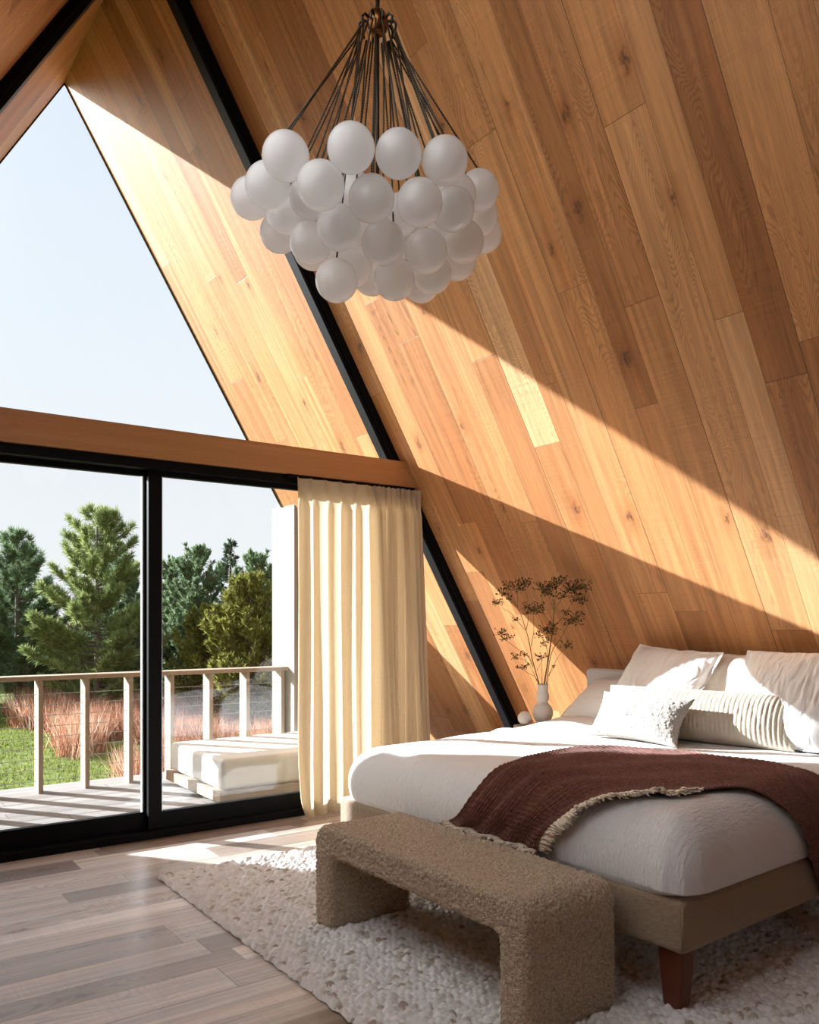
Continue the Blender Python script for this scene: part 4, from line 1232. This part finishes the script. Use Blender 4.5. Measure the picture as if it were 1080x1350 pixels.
GL = [(-0.416,-2.700,2.921),(-0.254,-2.851,2.933),(-0.089,-2.890,2.950),(0.054,-2.961,2.941),(-0.405,-2.543,2.895),(-0.337,-2.264,2.984),(-0.336,-2.794,2.808),(-0.233,-2.542,2.906),(-0.138,-2.797,2.822),(-0.018,-2.912,2.797),(0.201,-2.821,2.873),(0.442,-2.686,3.072),(0.546,-2.567,3.046),(0.664,-2.459,3.043),(-0.242,-2.370,2.912),(-0.182,-2.196,2.919),(-0.179,-2.648,2.768),(-0.182,-2.449,2.786),(-0.014,-2.685,2.744),(0.148,-2.729,2.740),(0.324,-2.734,2.820),(0.149,-2.557,2.943),(0.041,-2.404,3.059),(0.498,-2.482,2.878),(-0.013,-2.468,2.737),(-0.118,-2.530,2.633),(0.097,-2.596,2.668),(0.341,-2.513,2.775),(0.395,-2.364,2.797),(-0.023,-2.177,2.897),(0.171,-2.326,2.788),(-0.033,-2.334,2.867),(0.105,-2.312,2.946),(0.222,-2.420,2.906),(0.328,-2.483,3.009),(0.298,-2.600,2.903),(0.283,-2.735,2.987)]
bm = uvsphere(0.0788, 40, 26); gme = D.meshes.new('globe'); bm.to_mesh(gme); bm.free()
gme.materials.append(M_GLOBE); gme.shade_smooth()
for p in GL:
    g = D.objects.new('globe', gme); link(g, ch); g.location = Vector(p)-HUB
    top = Vector((0,0,0.0788))
    d = (HUB-Vector(p)); dh = Vector((-d.x, -d.y, 0)); dh = dh.normalized()*0.066 if dh.length > 1e-4 else dh
    st = d + dh + Vector((0,0,-0.03))
    v, f = tube_arrays([top[:], (top.lerp(st, 0.5)+Vector((0,0,-0.004)))[:], st[:]], 0.0034, 6)
    mesh_obj('chain', v, f, M_CORD, g, smooth=True)

# ------------------------------------------------------------------ light
w = D.worlds.new('sky'); SC.world = w; w.use_nodes = True
nt = w.node_tree
for n in list(nt.nodes): nt.nodes.remove(n)
class WN(NT):
    def __init__(self): self.t = nt
N = WN()
out = N.n('ShaderNodeOutputWorld'); bg = N.n('ShaderNodeBackground')
co = N.n('ShaderNodeTexCoord').outputs['Generated']
x, y, z = N.sep(co)
el = N.m('MAXIMUM', z, 0.0)
base = N.ramp(el, [(0.0, (0.755, 0.775, 0.79)), (0.25, (0.68, 0.735, 0.785)), (0.6, (0.59, 0.68, 0.79)), (1.0, (0.48, 0.62, 0.80))])
SUN = Vector((0.705, -1.0, -0.4567)).normalized()
dotn = N.n('ShaderNodeVectorMath', operation='DOT_PRODUCT'); N.l(co, dotn.inputs[0]); dotn.inputs[1].default_value = (-SUN)[:]
ds = N.m('MAXIMUM', dotn.outputs['Value'], 0.0)
aur = N.m('MULTIPLY', N.m('POWER', ds, 22.0), 15.0)
# added cloud glow in the unseen sky behind the house, as room fill
back = N.m('MULTIPLY', N.smooth(y, 0.10, -0.55), N.smooth(z, -0.05, 0.12))
cl = N.smooth(N.noise(co, 2.6, 4.0, 0.55), 0.35, 0.6)
bk = N.m('MULTIPLY', back, N.m("MULTIPLY_ADD", cl, 0.3, 0.0))
col = N.mix(1.0, base, N.mix(1.0, N.comb(aur, aur, aur), (1.0, 0.93, 0.82), 'MULTIPLY'), 'ADD')
col = N.mix(1.0, col, N.mix(1.0, N.comb(bk, bk, bk), (1.0, 0.96, 0.9), 'MULTIPLY'), 'ADD')
N.l(col, bg.inputs['Color']); bg.inputs['Strength'].default_value = 1.0
N.l(bg.outputs[0], out.inputs['Surface'])
sl = D.lights.new('sun', 'SUN'); sl.energy = 17.0; sl.angle = math.radians(0.53); sl.color = (0.93, 0.98, 1.06)
so = D.objects.new('sun', sl); link(so); so.location = (-8, 12, 9)
so.rotation_mode = 'QUATERNION'; so.rotation_quaternion = SUN.to_track_quat('-Z', 'Y')

# ------------------------------------------------------------------ camera and view
cam = D.cameras.new('camera'); cam.sensor_fit = 'HORIZONTAL'; cam.sensor_width = 36.0
cam.lens = 36.0*1094.0/1080.0
cam.shift_y = 140.0/1080.0
cam.clip_end = 1000
cobj = D.objects.new('camera', cam); link(cobj)
cobj.location = (CAMX, CAMY, CAMZ); cobj.rotation_euler = (PI/2, 0, -math.atan2(790.0, 1094.0))
SC.camera = cobj
vs_ = SC.view_settings
vs_.view_transform = 'Standard'; vs_.look = 'None'; vs_.gamma = 1.0; vs_.exposure = 0.38; vs_.use_curve_mapping = False
cy = SC.cycles
cy.max_bounces = 14; cy.diffuse_bounces = 8; cy.glossy_bounces = 4; cy.transmission_bounces = 6; cy.transparent_max_bounces = 32
cy.sample_clamp_indirect = 6.0
cy.caustics_reflective = False; cy.caustics_refractive = False
cy.use_denoising = True
